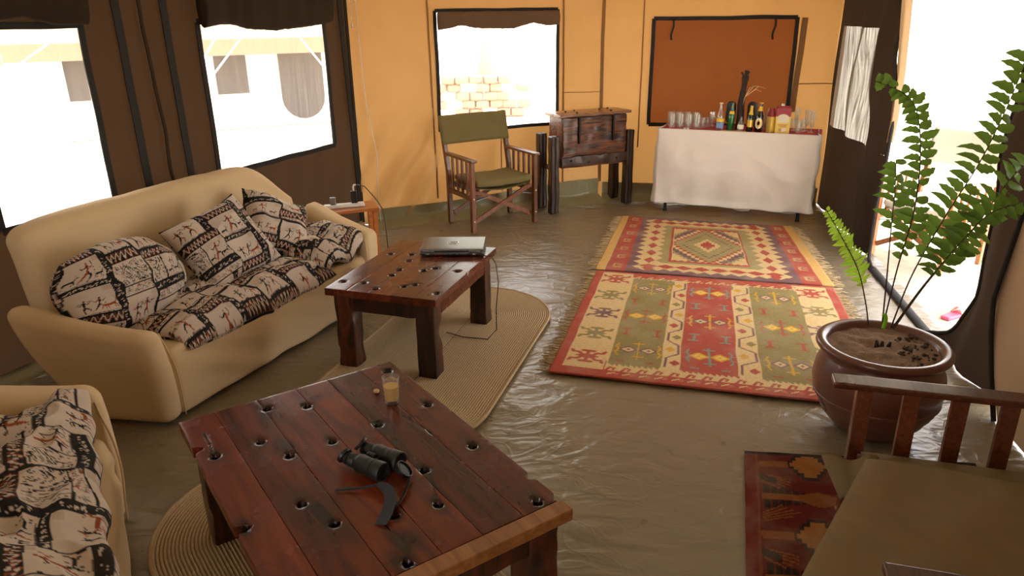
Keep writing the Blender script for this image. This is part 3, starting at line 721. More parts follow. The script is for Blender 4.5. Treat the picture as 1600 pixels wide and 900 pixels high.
def print_raster():
    n = 640; r = Raster(n, n, INK); rng = random.Random(8)
    def man(cx, cy, h, c, c2, flip=1, lean=0.0, pose=0):
        q = lambda x, y: (cx + flip * x * h + lean * y * h, cy - y * h)
        def L(a, b, w, col): r.seg(*q(*a), *q(*b), w[0] * h, col, w[1] * h)
        hip = (0, .45); sh = (0.03, .80)
        L(hip, sh, (.07, .13), c); r.disc(*q(.05, .92), .055 * h, c)
        kn = [((.16, .30), (.02, .0)), ((-.13, .26), (-.30, .02))] if pose == 0 else [((.20, .33), (.34, .06)), ((-.05, .24), (-.02, .0))]
        for i, (k, f) in enumerate(kn): L(hip, k, (.11, .08), c if i else c2); L(k, f, (.08, .03), c if i else c2)
        L(sh, (.20, .68), (.06, .05), c); L((.20, .68), (.34, .82), (.05, .03), c)
        L(sh, (-.18, .66), (.06, .05), c2); L((-.18, .66), (-.30, .76), (.05, .03), c2)
        if pose == 0: L((.34, 1.0), (.30, .35), (.02, .02), INK)
        else: L((-.4, .78), (.5, .86), (.02, .02), INK)
    def beast(cx, cy, h, c):
        r.seg(cx - .4 * h, cy - .5 * h, cx + .3 * h, cy - .55 * h, .22 * h, c, .18 * h)
        for x, d in ((-.4, -.15), (-.3, .05), (.22, -.05), (.32, .15)): r.seg(cx + x * h, cy - .45 * h, cx + (x + d) * h, cy, .08 * h, c, .03 * h)
        r.seg(cx + .3 * h, cy - .6 * h, cx + .5 * h, cy - .9 * h, .12 * h, c, .07 * h); r.seg(cx + .5 * h, cy - .9 * h, cx + .66 * h, cy - .8 * h, .08 * h, c, .04 * h)
        r.seg(cx + .48 * h, cy - .95 * h, cx + .3 * h, cy - 1.2 * h, .03 * h, c)
    def panel(x0, y0, x1, y1, kind):
        r.rect(x0, y0, x1, y1, BONE); W_, H_ = x1 - x0, y1 - y0
        r.rect(x0 + W_ * .8, y0 + 3, x1 - 3, y0 + H_ * .2, BONE2)
        for i in range(26): r.seg(x0 + rng.random() * W_, y1 - 4 - rng.random() * 5, x0 + rng.random() * W_, y1 - 3, 1.6, GREY) if rng.random() < .3 else r.disc(x0 + rng.random() * W_, y1 - 6 + rng.random() * 4, 2, INK)
        if kind == 0:
            man(x0 + W_ * .25, y1 - 12, H_ * .62, INK, RUST, 1, .1, 0); man(x0 + W_ * .68, y1 - 14, H_ * .68, RUST, INK, -1, -.05, 1)
        elif kind == 1:
            man(x0 + W_ * .5, y1 - 10, H_ * .78, RUST, INK, 1, 0, 0); beast(x0 + W_ * .18, y1 - 14, H_ * .3, INK); beast(x0 + W_ * .8, y1 - 16, H_ * .32, INK)
        else:
            man(x0 + W_ * .22, y1 - 12, H_ * .55, INK, INK, 1, .2, 1); man(x0 + W_ * .55, y1 - 20, H_ * .5, INK, RUST, 1, .2, 0); beast(x0 + W_ * .82, y1 - 10, H_ * .42, RUST)
    def swirl(x0, y0, x1, y1):
        r.rect(x0, y0, x1, y1, INK); vert = (y1 - y0) > (x1 - x0); wd = min(x1 - x0, y1 - y0); k = int(max(x1 - x0, y1 - y0) / (wd * .8))
        for i in range(k):
            c_ = (i + .5) * (wd * .8); cx, cy = ((x0 + x1) / 2, y0 + c_) if vert else (x0 + c_, (y0 + y1) / 2)
            for rr in (.34, .2):
                a0 = i * 1.3; r.poly([(cx + math.cos(a0 + t) * wd * rr, cy + math.sin(a0 + t) * wd * rr * .8) for t in np.linspace(0, 3.6, 9)], 2.0, BONE)
    def zig(x0, y0, x1, y1, bgc=INK):
        r.rect(x0, y0, x1, y1, bgc); H_ = y1 - y0; n_ = max(3, int((x1 - x0) / (H_ * .55))); st = (x1 - x0) / n_
        for i in range(n_):
            a = x0 + i * st; top_, bot = y0 + H_ * .12, y1 - H_ * .12
            for k in range(int(st * .5)):
                u = k / (st * .5); r.seg(a + st * .25 + k * .5, top_, a + st * .5, top_ + (bot - top_) * .55 * min(1, 2 * min(u, 1 - u) + .2), 1.5, RUST)
            r.poly([(a, top_), (a + st / 2, bot), (a + st, top_)], H_ * .09, BONE); r.poly([(a, top_ + H_ * .28), (a + st / 2, bot + H_ * .2), (a + st, top_ + H_ * .28)], H_ * .05, RUST)
    def hatch(x0, y0, x1, y1):
        r.rect(x0, y0, x1, y1, BONE)
        for i in range(int((x1 - x0) * (y1 - y0) / 130)):
            x = rng.uniform(x0 + 4, x1 - 8); y = rng.uniform(y0 + 4, y1 - 8); a = .9 + .5 * math.sin(x * .03 + y * .02); l = rng.uniform(8, 18)
            r.seg(x, y, min(x1, x + l * math.cos(a)), min(y1, y + l * math.sin(a)), 2.6, INK)
    def dots(x0, y0, x1, y1):
        r.rect(x0, y0, x1, y1, BONE)
        for i in range(int((x1 - x0) * (y1 - y0) / 160)):
            x = rng.uniform(x0 + 4, x1 - 4); y = rng.uniform(y0 + 4, y1 - 4); c_ = RUST if rng.random() < .35 else GREY
            r.poly([(x - 6, y), (x, y - 6), (x + 5, y), (x + 1, y + 5)], 2, c_)
    panel(10, 10, 200, 150, 0); swirl(204, 0, 240, 160); dots(246, 8, 420, 44); zig(246, 48, 420, 92); panel(246, 98, 420, 230, 1); swirl(424, 0, 458, 240)
    panel(464, 10, 632, 120, 2); zig(464, 126, 632, 176); hatch(464, 182, 632, 300)
    zig(0, 158, 240, 200); hatch(8, 206, 100, 330); panel(108, 206, 240, 330, 1); swirl(0, 336, 240, 372); dots(8, 378, 240, 420)
    panel(246, 260, 420, 400, 2); swirl(246, 234, 456, 258); dots(464, 306, 632, 348); panel(464, 356, 632, 490, 0); swirl(424, 262, 458, 500)
    zig(246, 406, 420, 456); hatch(246, 462, 420, 520); panel(10, 428, 160, 560, 2); swirl(166, 424, 200, 570); zig(0, 566, 240, 612); dots(206, 428, 240, 560)
    panel(250, 528, 440, 632, 0); swirl(446, 506, 632, 540); panel(450, 546, 632, 632, 1); dots(8, 616, 240, 634)
    return r.a
PR = print_raster()
def prcol(u, v, scale=0.60, ox=0.0, oy=0.0, rot=0.0):
    c, s = math.cos(rot), math.sin(rot); x = (u * c - v * s) / scale + ox; y = (u * s + v * c) / scale + oy
    n = PR.shape[0]; q = PR[int((y % 1) * n) % n, int((x % 1) * n) % n]; return (float(q[0]), float(q[1]), float(q[2]))

# ------------------------------------------------------------------ sofas
def make_sofa(loc, rz, L=1.62, label='', seg=26, right=True):
    """front edge along x from 0 to L, back towards +y"""
    t = thing('sofa', loc, rz, label, 'sofa')
    fl = lambda x, y: (x + (-0.25 * y if x < 0.4 else (0.22 * y if x > L - 0.4 else 0)))
    def wr(p, k=0.006): return Vector((N3(p.x * 6, p.y * 6, p.z * 5), N3(p.y * 6, p.z * 6, p.x * 5 + 4), N3(p.z * 6, p.x * 6, p.y * 5 + 8))) * k
    m = MB()
    def dbase(p):
        q = Vector(p); q.z += 0.012 * math.sin(p.x * 7) * (1 if p.z > .2 else 0) * (1 - p.y); q.y += 0.014 * N3(p.x * 2.2, 0, p.z * 14 + p.x * 5) - 0.02 * math.sin(PI * min(1, max(0, p.z / .33))) * 0.4
        return q + wr(p)
    m.rbox(0.0, L - 0.06, 0.0, 0.56, 0.012, 0.335, 0.035, n=seg * 2, deform=dbase); m.build('base', M['sofa'], t, smooth=True)
    for side in (0, 1):
        m = MB()
        def darm(p, side=side):
            q = Vector(p); k = q.z / 0.5
            top_ = 0.47 + 0.10 * sstep(0.05, 0.7, q.y); q.z = q.z * (1 + (top_ / 0.5 - 1) * sstep(0.1, 0.5, q.z))
            q.y *= 0.68 + 0.32 * sstep(0, .9, k)
            out = 0.05 * k ** 1.5 + 0.28 * q.y
            q.x += out if side else -out
            q.y += 0.05 * (1 - k) * 0 - 0.015 * math.sin(PI * min(1, k))
            return q + wr(p, 0.007)
        x0, x1 = (-0.09, 0.025) if side == 0 else (L - 0.15, L)
        m.rbox(x0, x1, -0.012, 0.62, 0.008, 0.5, 0.052, n=seg, deform=darm); a = m.build('arm', M['sofa'], t, smooth=True)
        m = MB(); pts = []          # piping seam down the arm front
        for i in range(18):
            z = 0.02 + 0.45 * i / 17; p = darm(Vector(((0.018 if side == 0 else L - 0.143), 0.0 + 0.02 * sstep(.3, .5, z), z))); pts.append(p + Vector((0, -0.008, 0)))
        m.tube(pts, 0.004, 6); m.build('piping', M['sofa'], a, smooth=True)
    m = MB()
    def dback(p):
        q = Vector(p); k = (q.z - 0.2) / 0.66
        q.y += 0.10 * k - 0.16 * sstep(.45, .05, p.z)
        e0 = sstep(0.22, -0.1, p.x); e1 = sstep(L - 0.34, L + 0.16, p.x)
        if q.z > 0.45: q.z -= ((p.z - 0.45) / 0.41) * (0.035 * e0 ** 2 + 0.26 * e1 ** 2)
        q.z += 0.012 * sstep(0.4, 0.86, p.z) * math.sin(PI * (p.x / L)) 
        mid = 0.02 * math.exp(-((p.x - L * .55) / .5) ** 2) * (1 - abs(k)); q.y += mid
        return q + wr(p, 0.008)
    m.rbox(-0.07, L + 0.14, 0.62, 0.80, 0.10, 0.850, 0.070, n=seg * 2, deform=dback); m.build('backrest', M['sofa'], t, smooth=True)
    return t
SA = Vector((-1.522, 2.963, 0)); SRZ = math.atan2(0.913, 0.409)
sofa = make_sofa(SA, SRZ, label='long beige slipcovered sofa under the left windows, patterned cushions on it')
def from_sofa(v): return Matrix.Translation(SA) @ Matrix.Rotation(SRZ, 4, 'Z') @ Vector(v)

def cushion(name, loc, eul, w, h, th, label, group, seed, scale=0.60, off=(0, 0), rot=0.0, corner=0.06, n=150, bend=0.0, wrk=0.018, sag=0.0, sq=3.2, rnd=0.15):
    """pillow: w across, h up, th thick, standing in its local xz plane"""
    m = MB()
    for side in (1, -1):
        def f(a, b):
            u = 2 * a - 1; v = 2 * b - 1
            env = max(0.0, (1 - abs(u) ** sq)) ** 0.55 * max(0.0, (1 - abs(v) ** sq)) ** 0.55
            pin = 1 - corner * (1 - (u * u)) * abs(v) ** 3; pin2 = 1 - corner * (1 - (v * v)) * abs(u) ** 3
            x = u * w / 2 * pin2 * math.sqrt(1 - rnd * v * v / 2); z = v * h / 2 * pin * math.sqrt(1 - rnd * u * u / 2)
            k = wrk * (N3(x * 9 + seed, z * 9, side * 2) + 0.7 * (1 - 2 * abs(N3(x * 7, z * 11 + seed, 5)))) * (0.35 + env)
            y = side * (th / 2 * env) + k * (1 if side > 0 else 1) + bend * (u * u) + 0.02 * N3(x * 4, z * 4, seed)
            z2 = z - sag * (1 - u * u) * (v + 1) / 2 + 0.012 * N3(x * 5, seed, 1)
            return Vector((x + 0.01 * N3(z * 6, seed, 3), -y, z2))
        m.grid(f, n, n, lambda a, b: prcol(a * w + 0.03 * N3(a * 4, b * 4, seed), (1 - b) * h, scale, off[0], off[1] + (0 if side > 0 else .5), rot))
    o = m.build(name, M['print'], None, smooth=True)
    o.location = loc; o.rotation_euler = eul
    return top(o, label, 'cushion', group)
def flatcush(name, poly4, z0, th, label, group, seed, scale=0.60, off=(0, 0), rot=0.0, nx=170, ny=110, drop=0.0, hfn=None, cat='cushion', wrk=0.012, droop_side='front', mat=None, thing_loc=None):
    """lying pad stretched over a quad of world points (front-left, front-right, back-right, back-left)"""
    A, B, C, D = [Vector(p) for p in poly4]; m = MB(); c0 = (A + B + C + D) / 4
    W_ = (B - A).length; H_ = (D - A).length
    for side in (1, -1):
        def f(a, b):
            u = 2 * a - 1; v = 2 * b - 1
            env = max(0.0, (1 - abs(u) ** 4.0)) ** 0.5 * max(0.0, (1 - abs(v) ** 4.0)) ** 0.5
            p = A * (1 - a) * (1 - b) + B * a * (1 - b) + C * a * b + D * (1 - a) * b
            x = a * W_; y = b * H_
            k = wrk * (N3(x * 9 + seed, y * 9, 1) + 0.9 * (1 - 2.2 * abs(N3(x * 6 + y * 2, y * 11 + seed, 5)))) * (0.3 + env)
            z = p.z + z0 + (th / 2 * env if side > 0 else -th / 2 * env) + (k if side > 0 else k * 0.4)
            if hfn: z += hfn(a, b)
            e = 0.012 * N3(x * 8, y * 8, seed)
            return Vector((p.x - c0.x + e, p.y - c0.y + e, z - c0.z))
        m.grid(f, nx, ny, (lambda a, b: prcol(a * W_ + 0.03 * N3(a * 5, b * 4, seed), (1 - b) * H_ + 0.02 * N3(a * 3, b * 5, seed + 4), scale, off[0], off[1] + (0 if side > 0 else .5), rot)) if mat is None else None)
    o = m.build(name, mat or M['print'], None, smooth=True); o.location = c0
    return top(o, label, cat, group)
GC = 'patterned cushions on the long sofa'
S_ = from_sofa
flatcush('seat_cushion', [S_((0.10, -0.02, .36)), S_((1.20, -0.01, .36)), S_((1.16, .56, .36)), S_((0.02, .56, .36))], 0.0, 0.15, 'wide flat hunting-print seat cushion covering the left and middle of the long sofa', GC, 1, off=(.1, .3), nx=230, ny=130,
         hfn=lambda a, b: -0.05 * max(0, 1 - b * 7) - 0.012 * math.exp(-((a - .5) / .05) ** 2))
flatcush('seat_cushion', [S_((1.12, -0.03, .375)), S_((1.60, 0.03, .40)), S_((1.66, .50, .42)), S_((1.14, .54, .39))], 0.02, 0.13, 'small hunting-print seat cushion bunched against the right arm of the long sofa', GC, 2, off=(.6, .1), nx=120, ny=120,
         hfn=lambda a, b: 0.03 * math.sin(a * 9) * (1 - b) - 0.02 * max(0, 1 - b * 5))
def scush(x, y, z, tilt, yaw, *a, **k):
    q = S_((x, y, z)); return cushion('cushion', q, (R(-tilt), 0, SRZ + R(yaw)), *a, **k)
o = scush(0.17, 0.42, 0.55, 20, 6, 0.70, 0.42, 0.28, 'plump hunting-print cushion leaning at the left arm of the long sofa', GC, 3, off=(.37, .1), corner=0.0, sq=2.6, rnd=0.85, bend=-.02)
o.rotation_euler.rotate_axis('Y', R(3))
o = scush(0.76, 0.38, 0.570, 34, -14, 0.52, 0.46, 0.22, 'hunting-print cushion in the middle of the long sofa with a raised pointed corner', GC, 4, off=(.02, .0), corner=0.12, sq=3.2)
o.rotation_euler.rotate_axis('Y', R(-14))
o = scush(1.22, 0.42, 0.545, 36, -4, 0.44, 0.44, 0.20, 'hunting-print cushion with peaked corner, right of the middle cushion', GC, 5, off=(.7, .62), corner=0.14, sq=3.4)
o.rotation_euler.rotate_axis('Y', R(34))

# second sofa, cut by the left edge of the picture; front faces right
S2 = Vector((-0.675, 0.93, 0)); S2RZ = R(120)
sofa2 = make_sofa(S2, S2RZ, label='beige slipcovered sofa cut off by the lower left edge, patterned throw on its seat')
sofa2.scale = (1, 1, 1.10)
def T2(v): return Matrix.Translation(S2) @ Matrix.Rotation(S2RZ, 4, 'Z') @ Vector(v)
flatcush('throw', [T2((0.0, -0.01, .475)), T2((1.50, 0.02, .505)), T2((1.46, .60, .53)), T2((0.0, .60, .53))], 0.0, 0.16, 'hunting-print throw spread over the seat of the sofa at the lower left', None, 6, off=(.33, .55), nx=330, ny=150, cat='throw', scale=.58,
         wrk=0.028, hfn=lambda a, b: 0.035 * N3(a * 6, b * 4, 31) + 0.05 * math.exp(-((a - 1) / .05) ** 2) * math.exp(-((b - .06) / .12) ** 2))

# ------------------------------------------------------------------ coffee tables
def make_table(loc, rz, w, l, h, nplank, holes, label, mat, bites=(), endboard=True, slots=(), stains=(), lw=0.10, group=None, tanhole=None, seed=1, aph=0.085):
    t = thing('coffee_table', loc, rz, label, 'coffee table')
    eb = 0.055 if endboard else 0.0; y0, y1 = -l / 2 + eb, l / 2
    rng = random.Random(seed); cuts = [-w / 2]
    for i in range(nplank): cuts.append(cuts[-1] + w / nplank * rng.uniform(.85, 1.15))
    k = w / (cuts[-1] + w / 2); cuts = [-w / 2 + (c + w / 2) * k for c in cuts]
    def height(x, y):
        z = 0.0
        for hx, hy in holes:
            d = math.hypot(x - hx, (y - hy) * 0.9) ; z = min(z, -0.03 * (1 - sstep(0.007, 0.0145, d)) - 0.003 * (1 - sstep(0.012, 0.026, d)))
        for (ax, ay, bx, by) in slots:
            L2 = (bx - ax) ** 2 + (by - ay) ** 2; q = max(0, min(1, ((x - ax) * (bx - ax) + (y - ay) * (by - ay)) / L2))
            d = math.hypot(x - ax - q * (bx - ax), y - ay - q * (by - ay)); z = min(z, -0.0025 * (1 - sstep(0.001, 0.004, d)))
        return z + 0.0012 * N3(x * 12, y * 3, seed)
    def char(x, y):
        c = 0.0
        for hx, hy in holes:
            dx, dy = x - hx, y - hy; n_ = N3(x * 25, y * 9, seed) * .5
            c = max(c, math.exp(-(dx / .020) ** 2 - (dy / .045) ** 2) * (1.1 + n_)); 
            if math.hypot(dx, dy) < 0.0125: c = 1.0
        for (sx, sy, rx, ry, a) in stains: c = max(c, a * math.exp(-((x - sx) / rx) ** 2 - ((y - sy) / ry) ** 2) * (1 + 1.2 * N3(x * 30, y * 7, 3)))
        for (ax, ay, bx, by) in slots:
            L2 = (bx - ax) ** 2 + (by - ay) ** 2; q = max(0, min(1, ((x - ax) * (bx - ax) + (y - ay) * (by - ay)) / L2))
            if math.hypot(x - ax - q * (bx - ax), y - ay - q * (by - ay)) < .0035: c = .9
        return min(1.0, max(0.0, c))
    th = 0.038
    for i in range(nplank):
        xa, xb = cuts[i] + 0.0012, cuts[i + 1] - 0.0012; m = MB(); nu = max(8, int((xb - xa) / 0.0055)); nv = int((y1 - y0) / 0.0065)
        def xy(a, b):
            y = y0 + (y1 - y0) * b; x = xa + (xb - xa) * a
            x += 0.0012 * N3(i * 5, y * 9, 2) * (1 if a > .5 else -1)
            for (side, by_, dp) in bites:
                if (side < 0 and i == 0) or (side > 0 and i == nplank - 1):
                    e = math.exp(-(((y - by_) / 0.016) ** 4)) * dp
                    if side < 0: x += e * (1 - a) 
                    else: x -= e * a
            return x, y
        nu2 = nu + 4; nv2 = nv + 4
        def f(a, b):
            ia = a * nu2; ib = b * nv2
            aa = min(1, max(0, (ia - 2) / nu)); bb = min(1, max(0, (ib - 2) / nv)); x, y = xy(aa, bb)
            e = max(2 - ia, ia - (nu2 - 2), 0); e2 = max(2 - ib, ib - (nv2 - 2), 0); ee = max(e, e2)
            z = height(x, y)
            if ee > 1.5: z = -th
            elif ee > .5: z = -0.003
            else:
                ed = min(ia - 2, nu2 - 2 - ia, ib - 2, nv2 - 2 - ib)
                if ed < .5: z = min(z, -0.0006)
            if e > .5: x += (0.0015 if aa > .5 else -0.0015) * 0.8
            return Vector((x, y, h + z))
        m.grid(f, nu2, nv2, lambda a, b: (lambda q: (q, q, q))(char(*xy(min(1, max(0, (a * nu2 - 2) / nu)), min(1, max(0, (b * nv2 - 2) / nv))))))
        m.build('plank', mat, t, smooth=True, angle=R(50))
    if endboard:
        m = MB(); m.box(-w / 2, w / 2, -l / 2, -l / 2 + eb - 0.002, h - th, h - 0.0005); m.build('end_board', M['table_light'], t, bevel=0.003, label='lighter worn end board')
    ins = 0.028
    for sx in (-1, 1):
        for sy in (-1, 1):
            m = MB(); cx, cy = sx * (w / 2 - ins - lw / 2), sy * (l / 2 - ins - lw / 2)
            sd = sx * 3 + sy * 7 + seed
            def dl(p): 
                q = Vector(p); k = 1 + 0.03 * (1 - q.z / h)
                q.x = cx + (q.x - cx) * k; q.y = cy + (q.y - cy) * k
                g_ = max(0, N3(q.x * 8 + sd, q.y * 8, q.z * 14) - .12) * 0.02
                q.x -= (q.x - cx) * g_ / lw * 2; q.y -= (q.y - cy) * g_ / lw * 2
                return q + Vector((N3(q.z * 9, sd, q.x * 30), N3(q.z * 9, sd + 5, q.y * 30), 0)) * 0.0035
            m.rbox(cx - lw / 2, cx + lw / 2, cy - lw / 2, cy + lw / 2, 0.006, h - th - 0.001, 0.008, n=16, deform=dl); m.build('leg', M['leg'], t, smooth=True, angle=R(40))
    for sx in (-1, 1):
        m = MB(); x = sx * (w / 2 - ins - 0.022); m.rbox(x - 0.02, x + 0.02, -l / 2 + ins + lw, l / 2 - ins - lw, h - th - aph, h - th - 0.001, 0.004, n=24, deform=lambda p: p + Vector((0, 0, 0.006 * N3(p.y * 9, sx, 1) if p.z < h - th - .05 else 0))); m.build('apron', M['leg'] if sx < 0 else mat, t, smooth=True, angle=R(40))
    for sy in (-1, 1):
        m = MB(); y = sy * (l / 2 - ins - 0.022); m.rbox(-w / 2 + ins + lw, w / 2 - ins - lw, y - 0.02, y + 0.02, h - th - aph, h - th - 0.001, 0.004, n=24, deform=lambda p: p + Vector((0, 0, 0.008 * N3(p.x * 12, sy, 1) if p.z < h - th - .05 else 0))); m.build('apron', M['leg'], t, smooth=True, angle=R(40))
    return t
H1 = [(-.346, .286), (-.12, .484), (-.203, .287), (-.155, .153), (-.016, .154), (-.37, -.117), (-.209, -.103), (-.166, -.237), (.149, .161), (.347, .50), (.347, .181), (.335, -.134), (.149, -.162), (.102, -.328), (-.077, -.49), (.333, -.484), (-.02, -.30), (.0, .42)]
TB1 = Vector((-0.4844, 1.9271, 0)); TR1 = R(34.6)
table1 = make_table(TB1, TR1, .787, 1.133, .45, 6, H1, 'large dark red-brown plank coffee table with peg holes, binoculars and juice glass on it', M['table'], bites=((-1, .355, .03), (-1, -.113, .035), (1, -.374, .02), (1, -.50, .02)),
    slots=((.164, .414, .149, .18), (.278, .13, .278, .095), (.153, .045, .153, .015), (.24, .16, .27, -.03), (.149, -.18, .11, -.31), (-.06, -.30, -.05, -.42), (-.338, .45, -.346, .30)),
    stains=((-.13, .42, .05, .15, .75), (-.15, .20, .04, .12, .6), (-.17, -.20, .06, .14, .9), (.30, .42, .03, .05, .6), (.33, -.12, .04, .06, .6), (-.05, -.45, .07, .10, .9), (.05, .46, .1, .03, .4), (.14, -.22, .03, .07, .5), (.34, -.45, .02, .06, .5), (.15, .15, .05, .06, .5), (-.20, -.08, .03, .06, .7)), seed=1)
H2 = [(-.238, .16), (-.116, .184), (-.082, .075), (-.066, -.079), (-.065, -.168), (-.259, -.324), (-.151, -.313), (-.051, -.374), (.072, -.301), (.114, -.265), (.064, -.051), (.113, -.004), (.243, -.013), (.271, -.346), (-.1, .32), (.05, .3)]
table2 = make_table(Vector((-.515, 3.779, 0)), R(-18.5), .605, .875, .45, 5, H2, 'smaller red-brown coffee table with peg holes and a closed laptop on it', M['table2'], bites=((1, -.02, .006),), endboard=False, slots=((.05, -.33, .11, -.25), (.22, -.02, .26, 0.0)),
    stains=((.06, -.31, .05, .04, .6), (-.11, .18, .02, .03, .4)), seed=4, lw=0.098)

def W1(x, y, z=0.45):       # point on the large table
    c, s = math.cos(TR1), math.sin(TR1); return Vector((TB1.x + x * c - y * s, TB1.y + x * s + y * c, z))
# juice glass
gp = P(612, 631, .45)
gl = thing('juice_glass', (gp.x, gp.y + .012, .4515), 0, 'small tumbler half full of orange juice on the large coffee table', 'glass')
m = MB(); m.lathe([(0.0, 0.0), (.024, 0.0), (.0255, .003), (.030, .098), (.0288, .098), (.0242, .012), (0.0, .010)], 28); m.build('tumbler', M['glass'], gl, smooth=True, angle=R(50))
m = MB(); m.lathe([(0.0, .0105), (.0236, .0125), (.0268, .064), (0.0, .0642)], 28); m.build('juice', M['juice'], gl, smooth=True, angle=R(50), label='orange juice')
# small tan nut
np_ = P(588, 612, .455); m = MB()
m.rbox(-.011, .011, -.009, .009, 0, .014, .008, n=3); o = m.build('nut', M['tan_dot'], smooth=True, loc=(np_.x, np_.y, .4505)); top(o, 'small round tan nut lying left of the juice glass', 'nut')

# ------------------------------------------------------------------ binoculars
A0 = P(548, 716, .48); B0 = P(612, 742, .48); ax = (B0 - A0); ax.z = 0; ax.normalize(); ang = math.atan2(ax.y, ax.x)
b1c = (P(535, 713, .482) + P(608, 742, .482)) / 2
bn = thing('binoculars', (b1c.x, b1c.y, .4515), ang, 'dark green rubber binoculars with black strap lying on the large coffee table', 'binoculars')
for k, yy in enumerate((0.0, 0.068)):
    xo = 0.006 * k; m = MB(); m.M = Matrix.Translation((xo, yy, .031)) @ Matrix.Rotation(R(90), 4, 'Y')
    m.lathe([(0.0, -.062), (.017, -.062), (.021, -.058), (.0215, -.040), (.019, -.036), (.026, -.026), (.029, -.015), (.0265, .012), (.0275, .030), (.0295, .045), (.030, .068), (.0285, .071), (.0255, .070), (.025, .060), (0.0, .058)], 30)
    b = m.build('barrel', M['bino'], bn, smooth=True, angle=R(40))
    m = MB(); m.M = Matrix.Translation((xo, yy, .031)) @ Matrix.Rotation(R(90), 4, 'Y'); m.lathe([(0.0, -.078), (.015, -.078), (.0195, -.074), (.0195, -.062), (0, -.061)], 24); m.build('eyecup', M['black_pl'], b, smooth=True, angle=R(40))
    m = MB(); m.M = Matrix.Translation((xo + .0, yy, .031)) @ Matrix.Rotation(R(90), 4, 'Y')
    m.lathe([(.0275, .031), (.0292, .032), (.0292, .036), (.0275, .037)], 30); m.lathe([(.0262, .010), (.0275, .011), (.0275, .014), (.0262, .015)], 30); m.build('ring', M['black_pl'], b, smooth=True, angle=R(40))
m = MB(); m.box(-.028, .022, .012, .056, .018, .042); m.tube([(-.02, .034, .044), (.012, .034, .044)], .010, 12); m.build('hinge_bridge', M['black_pl'], bn, bevel=.004)
for (q, e) in (((-.082, .0, .036), (R(0), R(-65), 0)), ((-.078, .068, .042), (0, R(-50), R(12)))):
    m = MB(); m.M = Matrix.Translation(q) @ Matrix.Rotation(e[1], 4, 'Y') @ Matrix.Rotation(e[2], 4, 'X')
    m.lathe([(0, -.003), (.024, -.003), (.0255, 0), (.0255, .007), (.0235, .007), (.0225, .001), (0, .001)], 24); m.build('lens_cap', M['black_pl'], bn, smooth=True, angle=R(40))
m = MB(); m.M = Matrix.Translation((.108, .045, .026)) @ Matrix.Rotation(R(-28), 4, 'X') @ Matrix.Rotation(R(35), 4, 'Y')
m.lathe([(0, -.005), (.027, -.005), (.029, -.002), (.029, .009), (.026, .009), (.025, .003), (.018, .003), (.017, .0045), (0, .0045)], 28); m.build('objective_cap', M['black_pl'], bn, smooth=True, angle=R(40))
def ribbon(name, pts, w, mat, parent, th=.0016, side=None):
    m = MB(); pts = [Vector(p) for p in pts]; vs = []; fs = []
    # smooth resample
    rs = []
    for i in range(len(pts) - 1):
        p0 = pts[max(0, i - 1)]; p1 = pts[i]; p2 = pts[i + 1]; p3 = pts[min(len(pts) - 1, i + 2)]
        for k in range(6):
            t_ = k / 6; rs.append(0.5 * ((2 * p1) + (-p0 + p2) * t_ + (2 * p0 - 5 * p1 + 4 * p2 - p3) * t_ ** 2 + (-p0 + 3 * p1 - 3 * p2 + p3) * t_ ** 3))
    rs.append(pts[-1]); n_ = len(rs)
    for i, p in enumerate(rs):
        d = (rs[min(i + 1, n_ - 1)] - rs[max(i - 1, 0)]).normalized(); u = i / (n_ - 1)
        sv = side(u) if side else Vector((0, 0, 1)); sv = (sv - d * sv.dot(d)).normalized(); nn_ = d.cross(sv)
        ww = w(u) if callable(w) else w
        for e, g_ in ((-1, -1), (1, -1), (1, 1), (-1, 1)): vs.append(p + sv * e * ww / 2 + nn_ * g_ * th / 2)
    for i in range(n_ - 1):
        for k in range(4): l_ = (k + 1) % 4; fs.append((i * 4 + k, i * 4 + l_, (i + 1) * 4 + l_, (i + 1) * 4 + k))
    fs += [(3, 2, 1, 0), tuple((n_ - 1) * 4 + q for q in range(4))]
    m.add(vs, fs); return m.build(name, mat, parent)
def LB(u, v, z): # world -> binocular local
    p = P(u, v, z) - Vector((b1c.x, b1c.y, .4515)); c, s = math.cos(-ang), math.sin(-ang); return Vector((p.x * c - p.y * s, p.x * s + p.y * c, z - .4515))
ribbon('strap', [LB(640, 748, .475), LB(632, 770, .462), LB(618, 790, .456), LB(600, 768, .466), LB(590, 757, .480), LB(604, 762, .490), LB(610, 780, .482), LB(604, 802, .464), LB(594, 820, .4545)], lambda u: .012 + .026 * sstep(.5, .75, u), M['strap'], bn, side=lambda u: Vector((1.0, .25, .55 + .3 * math.sin(u * 5))))
ribbon('thin_strap', [LB(590, 757, .472), LB(568, 762, .462), LB(545, 764, .458), LB(524, 766, .456)], .007, M['strap'], bn, th=.003)

# ------------------------------------------------------------------ laptop
lp = thing('laptop', (-.335, 4.075, .4515), R(-1.5), 'closed silver laptop on the smaller coffee table, ports facing the camera', 'laptop')
m = MB(); m.rbox(-.18, .18, -.132, .128, .004, .024, .008, n=8); m.build('base', M['lap_dark'], lp, smooth=True, angle=R(40))
m = MB(); m.rbox(-.181, .181, -.122, .131, .0245, .037, .006, n=8); ld = m.build('lid', M['lap_sil'], lp, smooth=True, angle=R(40))
m = MB(); m.tube([(.030 * math.cos(a), .030 * math.sin(a) * .75 + .005, .0375) for a in [2 * PI * k / 32 for k in range(32)]], .0024, 8, closed=True); m.build('emblem', M['logo'], ld, smooth=True, label='round silver emblem ring')
m = MB(); m.tube([(-.010, .005, .0375), (-.004, .009, .0375), (0.0, .005, .0375), (.004, .001, .0375), (.012, .006, .0375)], .0018, 6); m.build('emblem_letter', M['logo'], ld, smooth=True)
